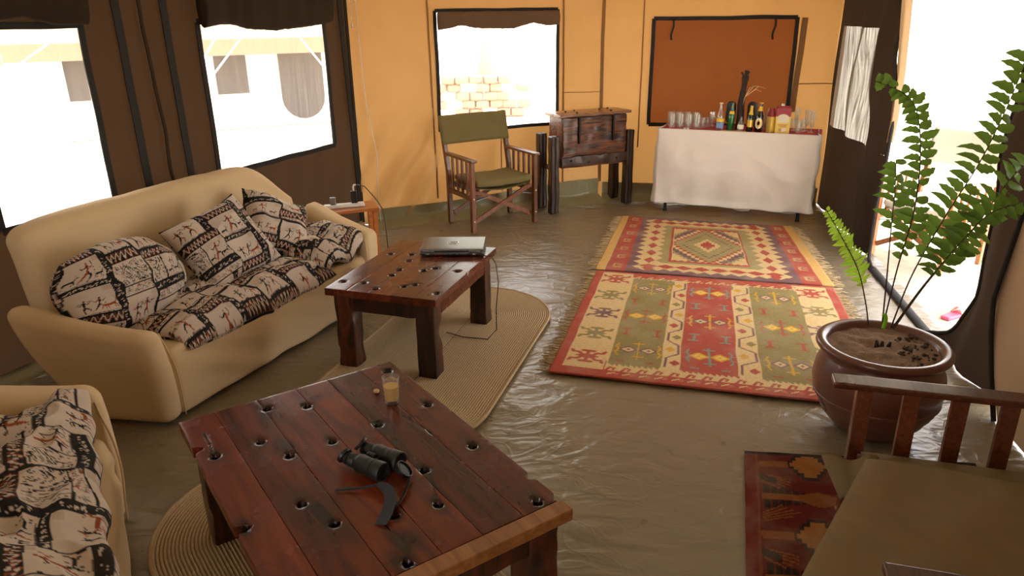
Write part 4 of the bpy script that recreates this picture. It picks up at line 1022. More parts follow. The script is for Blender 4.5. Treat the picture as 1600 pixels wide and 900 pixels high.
for x in (-.16, .10): m = MB(); m.tube([(x, -.129, .026), (x + .06, -.129, .026)], .006, 10); m.build('hinge', M['lap_sil'], lp, smooth=True)
m = MB(); m.box(-.095, .055, -.1335, -.128, .021, .027); m.build('battery_edge', M['black_pl'], lp)
for (x0, x1, z0, z1, mt) in ((-.172, -.150, .007, .016, 'lap_port'), (-.140, -.128, .010, .014, 'white_pl'), (-.118, -.098, .007, .017, 'lap_port'), (-.085, -.050, .008, .016, 'lap_red'), (-.022, -.008, .008, .016, 'lap_blue'), (.004, .030, .008, .016, 'lap_port'), (.040, .050, .008, .017, 'lap_port'), (.090, .115, .006, .018, 'lap_port'), (.120, .134, .008, .014, 'white_pl'), (.140, .172, .007, .017, 'lap_port')):
    m = MB(); m.box(x0, x1, -.1338, -.130, z0, z1); m.build('port', M[mt], lp)
# its cable
m = MB(); pts = [Vector((-.21, 3.955, .462)), Vector((-.17, 3.93, .458)), Vector((-.112, 3.915, .455)), Vector((-.088, 3.89, .42)), Vector((-.075, 3.86, .32)), Vector((-.09, 3.82, .18)), Vector((-.09, 3.80, .06)), Vector((-.14, 3.76, .020)), Vector((-.28, 3.80, .018)), Vector((-.38, 3.87, .018))]
m.tube(pts, .0032, 6); top(m.build('laptop_cable', M['black_pl'], smooth=True), 'thin black cable hanging from the laptop down the table leg', 'cable')

# ------------------------------------------------------------------ jute rugs
def jute(cx, cy, rz, half, rad, label, seed=0):
    t = thing('jute_rug', (cx, cy, 0), rz, label, 'rug', 'oval jute rugs under the coffee tables')
    m = MB(); rings = int(rad / 0.0125); na = 150; vs = []; fs = []; cs = []
    def pt(r, a):
        s_ = a * (4 * half + 2 * PI * r)
        if s_ < 2 * half: return r, -half + s_
        s_ -= 2 * half
        if s_ < PI * r: th = s_ / r; return r * math.cos(th), half + r * math.sin(th)
        s_ -= PI * r
        if s_ < 2 * half: return -r, half - s_
        s_ -= 2 * half; th = s_ / max(r, 1e-6); return -r * math.cos(th), -half - r * math.sin(th)
    K = 3
    for i in range(rings * K + 1):
        r = 0.002 + rad * i / (rings * K); low = (i % K == 0)
        for k in range(na):
            x, y = pt(r, k / na); z = .006 + (0.0 if low else .0065) + .002 * N3(x * 4, y * 4, seed); 
            if i == rings * K: z = .002
            vs.append((x, y, z)); cs.append((0.75 if low else 0.0,) * 3)
    for i in range(rings * K):
        for k in range(na): l_ = (k + 1) % na; fs.append((i * na + k, (i + 1) * na + k, (i + 1) * na + l_, i * na + l_))
    m.add(vs, fs, cs); m.build('braid', M['jute'], t, smooth=True)
    m = MB(); m.tube([(*pt(rad + .006, k / 160), .009) for k in range(160)], .0085, 8, closed=True); m.build('edge_binding', M['jute_edge'], t, smooth=True)
    return t
jute(-.394, 3.632, R(-17), .55, .452, 'oval braided jute rug under the smaller coffee table')
jute(-.486, 1.753, R(36.4), .58, .45, 'oval braided jute rug under the large coffee table', 3)

# ------------------------------------------------------------------ kilims
def kilim(name, corners, raster, label, fringe=(), z0=.004, edge=0.0, seed=0, group=None, fold=None):
    """corners: near-left, near-right, far-right, far-left"""
    A, B, C, D = [Vector((*c, 0)) for c in corners]; c0 = (A + B + C + D) / 4
    t = thing('kilim_rug', c0, 0, label, 'rug', group)
    H_, W_ = raster.a.shape[:2]; nx, ny = min(W_, 250), min(H_, 250)
    def pos(a, b, dz=0):
        p = A * (1 - a) * (1 - b) + B * a * (1 - b) + C * a * b + D * (1 - a) * b - c0
        w = .006 * N3(a * 3, b * 9, seed); w2 = .004 * N3(a * 8, b * 3, seed + 4)
        return Vector((p.x + w, p.y + w2, z0 + dz + .003 * N3(a * 5, b * 5, seed + 2)))
    m = MB()
    def f(a, b):
        ia, ib = a * (nx + 2), b * (ny + 2); aa = min(1, max(0, (ia - 1) / nx)); bb = min(1, max(0, (ib - 1) / ny))
        out = ia < .5 or ia > nx + 1.5 or ib < .5 or ib > ny + 1.5
        return pos(aa, bb, -.003 if out else .006)
    def cf(a, b):
        aa = min(.999, max(0, (a * (nx + 2) - 1) / nx)); bb = min(.999, max(0, (b * (ny + 2) - 1) / ny))
        if fold: aa = (aa / fold) if aa <= fold else max(0.0, 1 - (aa - fold) / fold); aa = min(.999, aa)
        q = raster.a[int((1 - bb) * .9999 * H_), int(aa * W_)]; return (float(q[0]), float(q[1]), float(q[2]))
    m.grid(f, nx + 2, ny + 2, cf); m.build('weave', M['rug'], t, smooth=True)
    rng = random.Random(seed)
    for side in fringe:
        m = MB(); n_ = 150
        for k in range(n_):
            b = (k + rng.random() * .7) / n_; a = 0 if side == 'L' else 1; p = pos(a, b); e = (A - B) if side == 'L' else (B - A); e = (e + Vector((0, rng.uniform(-.8, .8), 0))).normalized()
            L_ = rng.uniform(.045, .085); q1 = p + e * L_ * .5 + Vector((0, 0, .008 * rng.random() - .003)); q2 = p + e * L_ + Vector((rng.uniform(-.012, .012), rng.uniform(-.02, .02), -p.z + .004))
            m.tube([p, q1, q2], [.0028, .0034, .0022], 4, caps=False)
        o = m.build('fringe', M['fringe'], t); o['kind'] = 'stuff'
    return t
K_RED = pal('#ad503f'); K_CREAM = pal('#d6b680'); K_OL = pal('#8f7f4e'); K_PUR = pal('#7d5b5b'); K_YEL = pal('#cf9d35'); K_TEAL = pal('#7c8f7c'); K_PINK = pal('#c06a4e')
def kilim_front():
    w, h = 500, 500; r = Raster(w, h, K_CREAM)
    # v: 0 = far edge
    X = lambda f: f * w
    r.rect(0, 0, w, h, K_CREAM)
    r.rect(0, 0, X(.034), h, K_RED); r.rect(X(.968), 0, w, h, K_RED); r.rect(X(.17), 0, X(.83), 30, K_RED); r.rect(0, h - 26, w, h, K_RED)
    r.rect(0, 0, w, 9, K_RED)
    def hook(cx, cy, s, c):
        for fx in (-1, 1):
            for fy in (-1, 1):
                r.poly([(cx + fx * 2 * s, cy), (cx + fx * 6 * s, cy + fy * 5 * s), (cx + fx * 10 * s, cy + fy * 5 * s), (cx + fx * 11 * s, cy + fy * 8 * s)], 2.6 * s, c)
                r.poly([(cx + fx * 4 * s, cy + fy * 8 * s), (cx, cy + fy * 8 * s), (cx, cy)], 2.4 * s, c)
        for i in range(int(8 * s)):
            r.seg(cx - (8 * s - i) , cy - i * .5, cx - (8 * s - i), cy + i * .5, 1.5, c); r.seg(cx + (8 * s - i), cy - i * .5, cx + (8 * s - i), cy + i * .5, 1.5, c)
    # the two side columns of hooked medallions
    for cx in (X(.10), X(.90)):
        for i, c in enumerate((K_RED, K_OL, K_PUR, K_OL, K_RED)): hook(cx, 46 + i * 96, 2.5, c)
    # panels
    for (x0, x1, cp, ca, kind) in ((.176, .345, K_OL, K_RED, 0), (.405, .585, K_RED, K_TEAL, 1), (.655, .845, K_OL, K_RED, 0)):
        r.rect(X(x0), 38, X(x1), h - 52, cp)
        for k in range(int((X(x1) - X(x0)) / 9)):       # toothed ends
            for yy, sg in ((38, -1), (h - 52, 1)):
                xx = X(x0) + 9 * k
                for q in range(9): r.seg(xx + q, yy, xx + q, yy + sg * q, 1.4, cp)
        cx = (X(x0) + X(x1)) / 2
        for i in range(3):
            cy = 90 + i * 150; c_out = (K_YEL, K_RED, K_YEL)[i] if kind == 0 else (K_TEAL, K_YEL, K_TEAL)[i]; c_in = (K_PUR, K_YEL, K_PUR)[i] if kind == 0 else (K_YEL, K_PUR, K_YEL)[i]
            r.seg(cx, cy - 34, cx, cy + 34, 3.4, c_out); r.seg(cx - 9, cy - 26, cx + 9, cy - 26, 3, c_out); r.seg(cx - 9, cy + 26, cx + 9, cy + 26, 3, c_out)
            for fx in (-1, 1):
                r.diamond(cx + fx * 17, cy, 17, 15, c_in); r.diamond(cx + fx * 17, cy, 11, 9.5, K_CREAM if c_in != K_YEL else pal('#e2bd5e')); r.diamond(cx + fx * 17, cy, 4, 4, c_in)
                r.poly([(cx + fx * 33, cy - 24), (cx + fx * 37, cy - 14), (cx + fx * 33, cy), (cx + fx * 37, cy + 14), (cx + fx * 33, cy + 24)], 3.2, c_out)
                for dy in (-1, 1): r.seg(cx + fx * 33, cy + dy * 9, cx + fx * 41, cy + dy * 9, 3, c_out)
            if i < 2:
                for fx in (-1, 1):
                    r.seg(cx + fx * 27, cy + 62, cx + fx * 27, cy + 88, 4, ca); r.seg(cx + fx * 20, cy + 62, cx + fx * 34, cy + 62, 4, ca); r.seg(cx + fx * 20, cy + 88, cx + fx * 34, cy + 88, 4, ca)
        for fx in (-1, 1):
            for q in (-5, 0, 5): r.disc(cx + fx * 24 + q, h - 64, 2.6, ca)
    # meander columns
    for x0, x1 in ((.345, .405), (.585, .655)):
        a, b = X(x0) + 5, X(x1) - 5; mid = (a + b) / 2; y = 44; k = 0; pts = []
        while y < h - 60:
            pts += [((a if k % 2 else b), y), ((a if k % 2 else b), y + 34)]; 
            c = (K_YEL, K_RED, K_OL)[k % 3]; xx = (b - 6) if k % 2 else (a + 6)
            r.diamond(xx, y + 18, 9, 11, c); y += 52; k += 1
        r.poly(pts, 3.2, K_PUR)
        r.rect(X(x0), 38, X(x0) + 4, 60, K_OL)
    # near and far hooked borders
    for k in range(26):
        x = X(.175) + k * 25; 
        if x < X(.99): r.poly([(x, h - 26), (x + 6, h - 38), (x + 13, h - 36), (x + 11, h - 30)], 4, K_RED); r.disc(x + 18, h - 16, 4, K_PINK); r.seg(x + 4, h - 14, x + 14, h - 20, 3, K_CREAM)
        if X(.17) < x < X(.83): r.seg(x, 12, x + 10, 18, 3, K_PINK); r.seg(x + 6, 30, x + 14, 22, 4, K_CREAM)
    r.rect(X(.168), h - 60, X(.172), h - 26, K_RED)
    return r
def kilim_far():
    w, h = 480, 460; r = Raster(w, h, K_CREAM); X = lambda f: f * w
    r.rect(0, 0, X(.045), h, pal('#d3a660')); r.rect(X(.955), 0, w, h, pal('#d3a660'))
    for x0, x1 in ((.045, .13), (.87, .955)):
        r.rect(X(x0), 0, X(x1), h, K_RED); r.rect(X(x0), 0, X(x0) + 2, h, K_PUR); cx = (X(x0) + X(x1)) / 2
        for i in range(7):
            cy = 34 + i * 66; c = pal('#b79a6a'); r.poly([(cx + 8, cy - 12), (cx - 7, cy - 12), (cx - 7, cy + 8), (cx + 8, cy + 8)], 4.5, c); r.seg(cx + 1, cy - 3, cx + 8, cy - 3, 4, c)
    r.rect(X(.13), 0, X(.15), h, K_PUR); r.rect(X(.85), 0, X(.87), h, K_PUR); r.rect(X(.13), 0, X(.87), 12, K_PUR); r.rect(X(.13), h - 12, X(.87), h, K_PUR)
    n = 13
    for i in range(n):
        cy = (i + .5) * h / n
        for q in range(18):
            hh = (1 - q / 18) * h / n / 2; r.seg(X(.15) + q, cy - hh, X(.15) + q, cy + hh, 1.3, K_PUR); r.seg(X(.85) - q, cy - hh, X(.85) - q, cy + hh, 1.3, K_PUR)
    for i in range(12):
        cx = X(.15) + (i + .5) * X(.70) / 12
        for q in range(14):
            hh = (1 - q / 14) * X(.70) / 24; r.seg(cx - hh, 12 + q, cx + hh, 12 + q, 1.3, K_PUR); r.seg(cx - hh, h - 12 - q, cx + hh, h - 12 - q, 1.3, K_PUR)
    G = pal('#a1905f')
    r.rect(X(.285), 70, X(.715), h - 70, G)
    for i in range(9):
        cy = 70 + (i + .5) * (h - 140) / 9
        for fx in (.285, .715): r.diamond(X(fx), cy, 15, 17, G)
    r.rect(X(.315), 84, X(.685), h - 84, K_RED); r.rect(X(.325), 92, X(.675), h - 92, K_CREAM)
    for i in range(11): 
        cx = X(.325) + (i + .5) * X(.35) / 11; r.diamond(cx, 92, 8, 8, K_RED); r.diamond(cx, h - 92, 8, 8, K_RED)
    CX, CY = w / 2, h / 2
    for k, c in ((1.0, G), (.93, K_PUR), (.80, K_CREAM), (.72, K_RED), (.66, G)):
        st = 9; xx = np.round(abs(r.xx - CX) / st) * st; yy = abs(r.yy - CY)
        inside = (r.xx > X(.33)) & (r.xx < X(.67)) & (r.yy > 98) & (r.yy < h - 98); r.a[((xx / 100 + yy / 160) <= k * 1.28) & inside] = c
    for k in range(6):
        pass
    for k, c in ((.50, K_PUR), (.47, G), (.26, K_CREAM), (.16, K_RED)):
        st = 7; xx = np.round(abs(r.xx - CX) / st) * st; r.a[(xx / 100 + abs(r.yy - CY) / 160) <= k * 1.28] = c
    rng_ = [i for i in range(12)]
    for i in rng_:
        for (a0, b0) in ((X(.335) + i * 5, 100 + i * 7), ):
            for fx in (0, 1):
                for fy in (0, 1):
                    x = a0 if fx == 0 else w - a0; y = 150 - i * 4 if fy == 0 else h - 150 + i * 4
                    if i % 2 == 0: r.rect(x - 2, y - 3, x + 3, y + 3, K_PUR)
    ny = 8
    for i in range(ny):
        cy = (i + .5) * h / ny
        for fx in (.225, .775): r.diamond(X(fx), cy, 13, 22, K_RED)
    for i in range(8):
        cx = X(.225) + (i) * X(.55) / 7
        for cy in (44, h - 44): r.diamond(cx, cy, 20, 15, K_RED)
    return r
def kilim_dark():
    w, h = 260, 400; D_ = pal('#20130e'); Rr = pal('#5c1911'); O = pal('#80491a'); O2 = pal('#95602a'); r = Raster(w, h, Rr)
    r.rect(0, 0, w, h, Rr); per = 132
    for k in range(-1, 4):
        y0 = k * per + 40
        # orange bars and spear shapes, dark flames, stepped diamonds
        for q in range(150):
            t = q / 150; x = 34 + q
            hh = 30 * (1 - t) ; r.seg(x, y0 + 52 - hh * .75, x, y0 + 52 + hh * .75, 1.5, D_ if (q // 3) % 5 else Rr)
        for q in range(190):
            x = 34 + q; a = 5 + 12 * max(0, 1 - abs(q - 130) / 55); r.seg(x, y0 + 52 - a, x, y0 + 52 + a, 1.5, O)
        r.seg(34, y0 - 14, 130, y0 - 14, 12, O)
        for (sx, sy) in ((36, 16), (28, 22), (20, 30), (46, 9)): r.rect(138 - sx, y0 - 14 - sy, 138 + sx, y0 - 14 + sy, D_)
        for (sx, sy) in ((32, 10), (24, 17), (14, 24), (40, 4)): r.rect(138 - sx, y0 - 14 - sy, 138 + sx, y0 - 14 + sy, O2)
        for i in range(5):
            for sg in (-1, 1):
                yy = y0 + 52 + sg * (24 + i * 3.4); r.poly([(34, yy + sg * 6), (70 + i * 12, yy - sg * 8)], 2.2, O); 
        r.seg(100, y0 + 20, 200, y0 + 44, 12, Rr); r.seg(100, y0 + 86, 200, y0 + 62, 12, Rr)
        r.seg(34, y0 + 14, 60, y0 + 22, 12, D_)
    r.rect(0, 0, 24, h, pal('#6a2018')); r.rect(24, 0, 28, h, pal('#74381c')); r.rect(0, 0, w, 5, pal('#15100e'))
    return r
kilim('kilim', ((.182, 3.372), (1.735, 2.955), (2.114, 4.524), (.605, 4.929)), kilim_front(), 'faded red, cream and olive kilim with three medallion panels, nearer of the joined two', ('L', 'R'), z0=.008, seed=1)
kilim('kilim', ((.603, 4.975), (2.135, 4.560), (2.363, 5.99), (1.003, 6.412)), kilim_far(), 'faded red and cream kilim with a central stepped diamond, in front of the drinks table', ('L', 'R'), z0=.006, seed=2)
KD = P(1163, 708); KX = (P(1290, 715) - KD).normalized(); KY = Vector((-.2815, -.9596, 0))
kilim('kilim', ((KD + KY * 1.35)[:2], (KD + KX * .9 + KY * 1.35)[:2], (KD + KX * .9)[:2], KD[:2]), kilim_dark(), 'dark red, black and orange kilim under the safari chair at lower right', (), z0=.006, seed=3, fold=.52)

# ------------------------------------------------------------------ safari chairs
def make_chair(loc, rz, label, w=.60, dp=.50, wm='chair', cm='cushion_green', hb=.90, ha=.60, hs=.40, cush=True, slats=4, aw=.055, lt=.030, name='safari_chair', cushion_quad=None, back=True, slw=.020, over=.045):
    """faces local -y; arm tops at ha"""
    t = thing(name, loc, rz, label, 'chair'); wd = M[wm]; X_ = w / 2 - lt / 2; yF, yB = -dp / 2, dp / 2
    for sx in (-1, 1):
        x = sx * X_
        m = MB(); m.bar((x, yF, .002), (x, yF, ha - .02), lt, lt * 1.15, (0, 1, 0)); m.build('leg', wd, t, bevel=.003)
        m = MB(); 
        if back:
            lean = .11; m.bar((x, yB - .01, .002), (x, yB, ha - .15), lt, lt * 1.15, (0, 1, 0)); m.bar((x, yB - .002, ha - .17), (x, yB + lean, hb), lt, lt * 1.15, (0, 1, 0))
        else: m.bar((x, yB, .002), (x, yB, ha - .02), lt, lt * 1.15, (0, 1, 0))
        m.build('leg', wd, t, bevel=.003)
        m = MB(); m.box(x - aw / 2, x + aw / 2, yF - over, yB + .03, ha - .022, ha); m.build('armrest', wd, t, bevel=.006, seg=3)
        m = MB(); m.bar((x, yF, hs - .10), (x, yB, hs - .10), lt * .8, .035); m.build('side_rail', wd, t, bevel=.002)
        for k in range(slats):
            y = yF + (yB - yF) * (k + 1) / (slats + 1); m = MB(); m.bar((x, y, hs - .10), (x, y, ha - .02), lt * .5, slw, (0, 1, 0)); m.build('slat', wd, t, bevel=.002)
        m = MB(); m.bar((x, yF, .09), (x, yB, .09), lt * .7, .028); 
        for y in (yF + lt * .0, yB - lt * .0):
            m = MB(); yy = y + (.022 if y < 0 else -.022)
            m.bar((x * .93, yy + sx * .009, .085), (-x * .90, yy + sx * .009, hs - .045), .038, .018, (0, 1, 0)); m.build('cross_brace', wd, t, bevel=.002)
        m = MB(); m.bar((x * .98, yF + .02, hs - .13), (x * .45, yF + .02, hs - .10), .006, .022, (0, 1, 0)); m.build('bracket', M['grey_metal'], t)
        for z in (.10, hs - .10, ):
            m = MB(); m.lathe([(0, 0), (.007, 0), (.007, .004), (0, .005)], 10); o = m.build('bolt', M['bolt'], t); o.location = (x, yF - lt * .6, z); o.rotation_euler = (R(90), 0, 0)
    for sx in (-1, 1):
        m = MB(); m.tube([(sx * (X_ - .06), yF + .0, hs - .035), (sx * (X_ - .06), yB - .02, hs - .035)], .012, 8); m.build('seat_rod', wd, t, smooth=True)
    m = MB(); m.grid(lambda a, b: ((a - .5) * (w - 2 * lt - .05), yF + .01 + (dp - .03) * b, hs - .022 - .035 * math.sin(PI * a) * (1 - .3 * b)), 14, 10); m.build('seat_sling', M[cm], t, smooth=True, solid=.004)
    if cush:
        m = MB(); cw = w - 2 * lt - .03
        def dc(p):
            q = Vector(p); q.z += -.012 * math.cos(PI * q.x / cw) + .006 * N3(q.x * 9, q.y * 9, 2); q.x += .008 * N3(q.y * 6, 1, 3); return q
        m.rbox(-cw / 2, cw / 2, yF - .015, yB - .03, hs - .012, hs + .045, .024, n=18, deform=dc); m.build('cushion', M[cm], t, smooth=True)
    if back:
        y0 = yB + .03; 
        def fb(a, b):
            z = ha + .06 + (hb - ha - .05) * b; yy = yB + .11 * (z - ha + .17) / (hb - ha + .17) - .006; u = 2 * a - 1
            return (u * (w / 2 + .004), yy + .025 * (1 - u * u) * (1 if abs(u) < .93 else 0.6) - .02 * (1 if abs(u) > .9 else .9), z + .004 * N3(a * 4, b, 3))
        m = MB(); m.grid(fb, 24, 10); bk = m.build('backrest', M[cm], t, smooth=True, solid=.005)
        for sx in (-1, 1):
            m = MB(); m.tube([(sx * X_, yB + .11 * (z - ha + .17) / (hb - ha + .17), z) for z in (ha + .06, ha + .2, hb + .008)], lt * .62, 10); m.build('canvas_sleeve', M[cm], bk, smooth=True)
    return t
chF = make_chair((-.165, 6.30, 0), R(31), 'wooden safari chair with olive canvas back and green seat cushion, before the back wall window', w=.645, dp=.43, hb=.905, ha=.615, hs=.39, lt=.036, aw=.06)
# near chair, right foreground: faces the tables
e_ = Vector((.943, -.333, 0)); 
a1 = P(1290, 590, .60); a2 = P(1402, 893, .60)
wN = .90; cN = (a1 + a2) / 2
fr = (a1 - a2); fr.z = 0; angN = math.atan2(fr.y, fr.x) + PI / 2          # local x from a1 to a2 ...
xloc = (a2 - a1); xloc.z = 0; 
rzN = R(-106)
yl = Vector((-math.sin(rzN), math.cos(rzN), 0))
cc = cN + yl * (.10 + .28)
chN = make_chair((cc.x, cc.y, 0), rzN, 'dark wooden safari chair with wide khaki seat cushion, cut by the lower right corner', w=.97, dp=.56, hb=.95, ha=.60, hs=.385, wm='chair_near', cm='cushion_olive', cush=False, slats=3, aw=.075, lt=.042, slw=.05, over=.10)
q = [P(1250, 892, .47), P(1355, 702, .47)]
m = MB()
inv = Matrix.Rotation(-rzN, 4, 'Z') @ Matrix.Translation((-cc.x, -cc.y, 0))
BRp = P(1700, 762, .47); qa = inv @ q[1]; qb = inv @ q[0]; qc = qb + (inv @ BRp - qa); qd = inv @ BRp
def fcu(a, b, top_):
    u, v = 2 * a - 1, 2 * b - 1; env = max(0, 1 - abs(u) ** 8) ** .4 * max(0, 1 - abs(v) ** 8) ** .4
    p = qa * (1 - a) * (1 - b) + qb * a * (1 - b) + qc * a * b + qd * (1 - a) * b
    z = .435 + (.030 if top_ else -.030) * env + .010 * (1 - u * u) * (1 - v * v) * (1 if top_ else 0) - .012 * math.exp(-((a - .35) / .18) ** 2 - ((b - .35) / .2) ** 2) * (1 if top_ else 0) + .005 * N3(a * 4, b * 4, 2)
    return (p.x, p.y, z)
m.grid(lambda a, b: fcu(a, b, True), 60, 60); m.grid(lambda a, b: fcu(1 - a, b, False), 60, 60)
m.build('cushion', M['cushion_olive'], chN, smooth=True)
m = MB(); h0, h1, h2, h3 = inv @ P(1283, 712, .40), inv @ P(1372, 716, .40), inv @ P(1385, 790, .30), inv @ P(1312, 780, .28)
m.grid(lambda a, b: (h0 * (1 - a) * (1 - b) + h1 * a * (1 - b) + h2 * a * b + h3 * (1 - a) * b) + Vector((0, 0, .012 * math.sin(a * 9))), 16, 8); m.build('sling_flap', M['cushion_olive'], chN, smooth=True, solid=.004)
# chair outside the door
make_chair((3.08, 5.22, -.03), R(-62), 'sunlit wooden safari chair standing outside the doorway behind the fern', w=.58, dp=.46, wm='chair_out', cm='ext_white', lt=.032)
sl = thing('slipper', (P(1487, 492, -.02).x + .02, P(1487, 492, -.02).y, -.03), R(-60), 'pink slipper lying on the ground outside the doorway', 'slipper')
m = MB(); m.rbox(-.035, .035, -.11, .11, .001, .022, .010, n=8, deform=lambda p: Vector((p.x * (1 - .2 * abs(p.y) / .11), p.y, p.z))); m.build('sole', M['pink'], sl, smooth=True)
m = MB(); m.grid(lambda a, b: ((2 * a - 1) * .037, .01 + .07 * b, .018 + .045 * math.sin(PI * a) * (1 - .3 * b)), 12, 5); m.build('upper', M['label_cream'], sl, smooth=True, solid=.004)

# ------------------------------------------------------------------ cabinet chest on posts
CF0 = Vector((.433, 6.577, 0)); CF1 = Vector((1.099, 6.904, 0)); cxd = (CF1 - CF0).normalized(); crz = math.atan2(cxd.y, cxd.x); cyd = Vector((-cxd.y, cxd.x, 0))
cl_ = (CF1 - CF0).length + .06; cc0 = (CF0 + CF1) / 2 + cyd * .13
cb = thing('chest_cabinet', cc0, crz, 'dark old-timber lidded chest raised on four thick posts, between safari chair and drinks table', 'cabinet')
hx = cl_ / 2
def rough(p, k=.006, s=9): return p + Vector((N3(p.x * s, p.y * s, p.z * s), N3(p.y * s, p.z * s, p.x * s + 3), N3(p.z * s, p.x * s, p.y * s + 6))) * k
m = MB(); m.rbox(-hx + .07, hx - .05, -.115, .125, .40, .855, .008, n=20, deform=lambda p: rough(p)); bd = m.build('body', M['cabinet'], cb, smooth=True, angle=R(40))
for (z0, z1) in ((.515, .85), ):
    m = MB(); m.rbox(-hx + .075, hx - .055, -.135, -.116, z0, z1, .006, n=26, deform=lambda p: rough(p, .008, 14)); fp = m.build('front_panel', M['cabinet'], cb, smooth=True, angle=R(40))
m = MB(); m.rbox(-hx + .05, hx - .045, -.145, -.117, .415, .505, .006, n=26, deform=lambda p: rough(p, .010, 12)); m.build('lower_rail', M['cabinet_post'], cb, smooth=True, angle=R(40))
for yy0, yy1 in ((-.155, -.01), (-.008, .14)):
    m = MB(); m.rbox(-hx + .035, hx - .02, yy0, yy1, .857, .882, .005, n=24, deform=lambda p: rough(p, .006, 12)); m.build('lid_board', M['cabinet_top'], cb, smooth=True, angle=R(40))
for sx in (-1, 1):
    m = MB(); m.rbox(sx * hx - .035 + (.02 if sx < 0 else -.0), sx * hx + .0 + (.02 if sx < 0 else .0), -.10, .11, .385, .425, .005, n=6); m.build('end_shelf', M['cabinet_post'], cb, smooth=True, angle=R(40))
    for sy in (-1, 1):
        for j in (0, 1):
            m = MB(); x = sx * hx + (-.028 if j == 0 else .012) * (1); y = sy * .115; hh = .70
            m.rbox(x - .024, x + .017, y - .038, y + .038, .002, hh, .010, n=22, deform=lambda p: rough(p, .006, 8)); m.build('post', M['cabinet_post'], cb, smooth=True, angle=R(40))
for x in (-.17, .19):
    m = MB(); m.rbox(x - .009, x + .009, -.158, -.136, .62, .85, .003, n=10, deform=lambda p: Vector((x + (p.x - x) * (.35 + .65 * sstep(.6, .70, p.z) + .3 * sstep(.83, .85, p.z)), p.y, p.z))); m.build('hinge_strap', M['iron'], cb, smooth=True, angle=R(40))
    for (bx, by) in ((x, -.10), (x - .05, .02), (x + .06, .05)):
        m = MB(); m.lathe([(.012, 0), (.010, .008), (.004, .012), (0, .012)], 8, c=(bx, by, .883)); m.build('stud', M['iron'], cb, smooth=True)
for x in (-.25, -.06, .09, .24):
    m = MB(); m.M = Matrix.Translation((x, -.146, .46 + .02 * math.sin(x * 40))) @ Matrix.Rotation(R(90), 4, 'X'); m.lathe([(.011, 0), (.009, .004), (0, .005)], 8); m.build('stud', M['iron'], cb, smooth=True)

# ------------------------------------------------------------------ drinks table
BL = Vector((1.41, 6.62, 0)); BRr = Vector((2.49, 6.17, 0)); bx = (BRr - BL).normalized(); brz = math.atan2(bx.y, bx.x); by = Vector((-bx.y, bx.x, 0)); blen = (BRr - BL).length + .08
bc = (BL + BRr) / 2 + by * .20
bt = thing('drinks_table', bc, brz, 'folding table with black legs hidden under white and red cloths at the front wall', 'table')
hx = blen / 2 - .0
m = MB(); m.box(-hx, hx, -.20, .20, .715, .738); m.build('tabletop', M['white_pl'], bt, bevel=.004)
for sx in (-1, 1):
    for y in (-.19, .17):
        m = MB(); m.tube([(sx * (hx - .05), y, .012), (sx * (hx - .05), y, .714)], .014, 12); m.lathe([(0, 0), (.019, 0), (.017, .02), (0, .02)], 12, c=(sx * (hx - .05), y, .001)); m.build('leg', M['iron'], bt, smooth=True, angle=R(40))
    m = MB(); m.tube([(sx * (hx - .05), -.19, .16), (sx * (hx - .05), .17, .16)], .009, 8); m.build('crossbar', M['iron'], bt, smooth=True)
bM = Matrix.Translation(bc) @ Matrix.Rotation(brz, 4, 'Z')
def bw(x, y, z): return bM @ Vector((x, y, z))
m = MB()
def fred(a, b):     # red cloth: over the top and down both ends
    s_ = (a - .5) * 2; L_ = hx + .014; hang = .26; tot = L_ + hang; d = abs(s_) * tot; sg = 1 if s_ >= 0 else -1
    if d < L_: x, z = sg * d, .742
    else: x, z = sg * (L_ + .036 + .006 * math.sin(b * 20)), .742 - (d - L_)
    return Vector((x, -.205 + .41 * b, z))
m.grid(fred, 90, 14); rc = m.build('red_tablecloth', M['red_cloth'], smooth=True, solid=.002); rc.location = bc; rc.rotation_euler = (0, 0, brz); top(rc, 'red cloth under the glasses on the drinks table, hanging down at both ends', 'cloth')
m = MB()
def fwh(a, b):      # white cloth wrapped along the front and round both corners
    front = 2 * (hx + .03); side = .34; tot = front + 2 * side; d = a * tot; z1 = .755; z0 = .085
    z = z1 + (z0 - z1) * b; bulge = .05 * math.sin(PI * min(1, b * 1.1)) * 1.0
    if d < side: u = d / side; x = -hx - .022 - .018 * b; y = .12 - u * (.12 + .215); nx_, ny_ = -1, 0
    elif d < side + front: u = (d - side) / front; x = -hx - .03 + front * u; y = -.222; nx_, ny_ = 0, -1
    else: u = (d - side - front) / side; x = hx + .022 + .015 * b; y = -.215 + u * .335; nx_, ny_ = 1, 0
    fold = .016 * math.sin(a * 34 + 3 * b) * b + .014 * math.sin((a * 4 - b) * 9 + 4 * N3(a * 3, b, 5)) * math.exp(-((a - .78) / .14) ** 2) + .012 * math.sin((a * 4 + b) * 8) * math.exp(-((a - .2) / .1) ** 2) * b + .016 * N3(a * 9, b * 2, 3) * (.3 + b) + .010 * (1 - 2 * abs(N3(a * 7 + b * 3, b * 3 - a * 5, 9)))
    corner = math.exp(-((d - side) / .07) ** 2) + math.exp(-((d - side - front) / .07) ** 2)
    k = bulge * (1 - corner) * (1 if ny_ else .3) + fold + .012 * corner
    x += nx_ * k * (1 if nx_ else 0) + (.014 * corner * (1 if x > 0 else -1)); y += ny_ * (k + .01)
    z += .02 * math.sin(PI * u) * -1 * (b > .9) * 0 + .07 * b ** 3 * (max(0, (side - d) / side) if d < side else (max(0, (d - side - front) / side) if d > side + front else 0))
    return Vector((x, y, z))
m.grid(fwh, 200, 50)
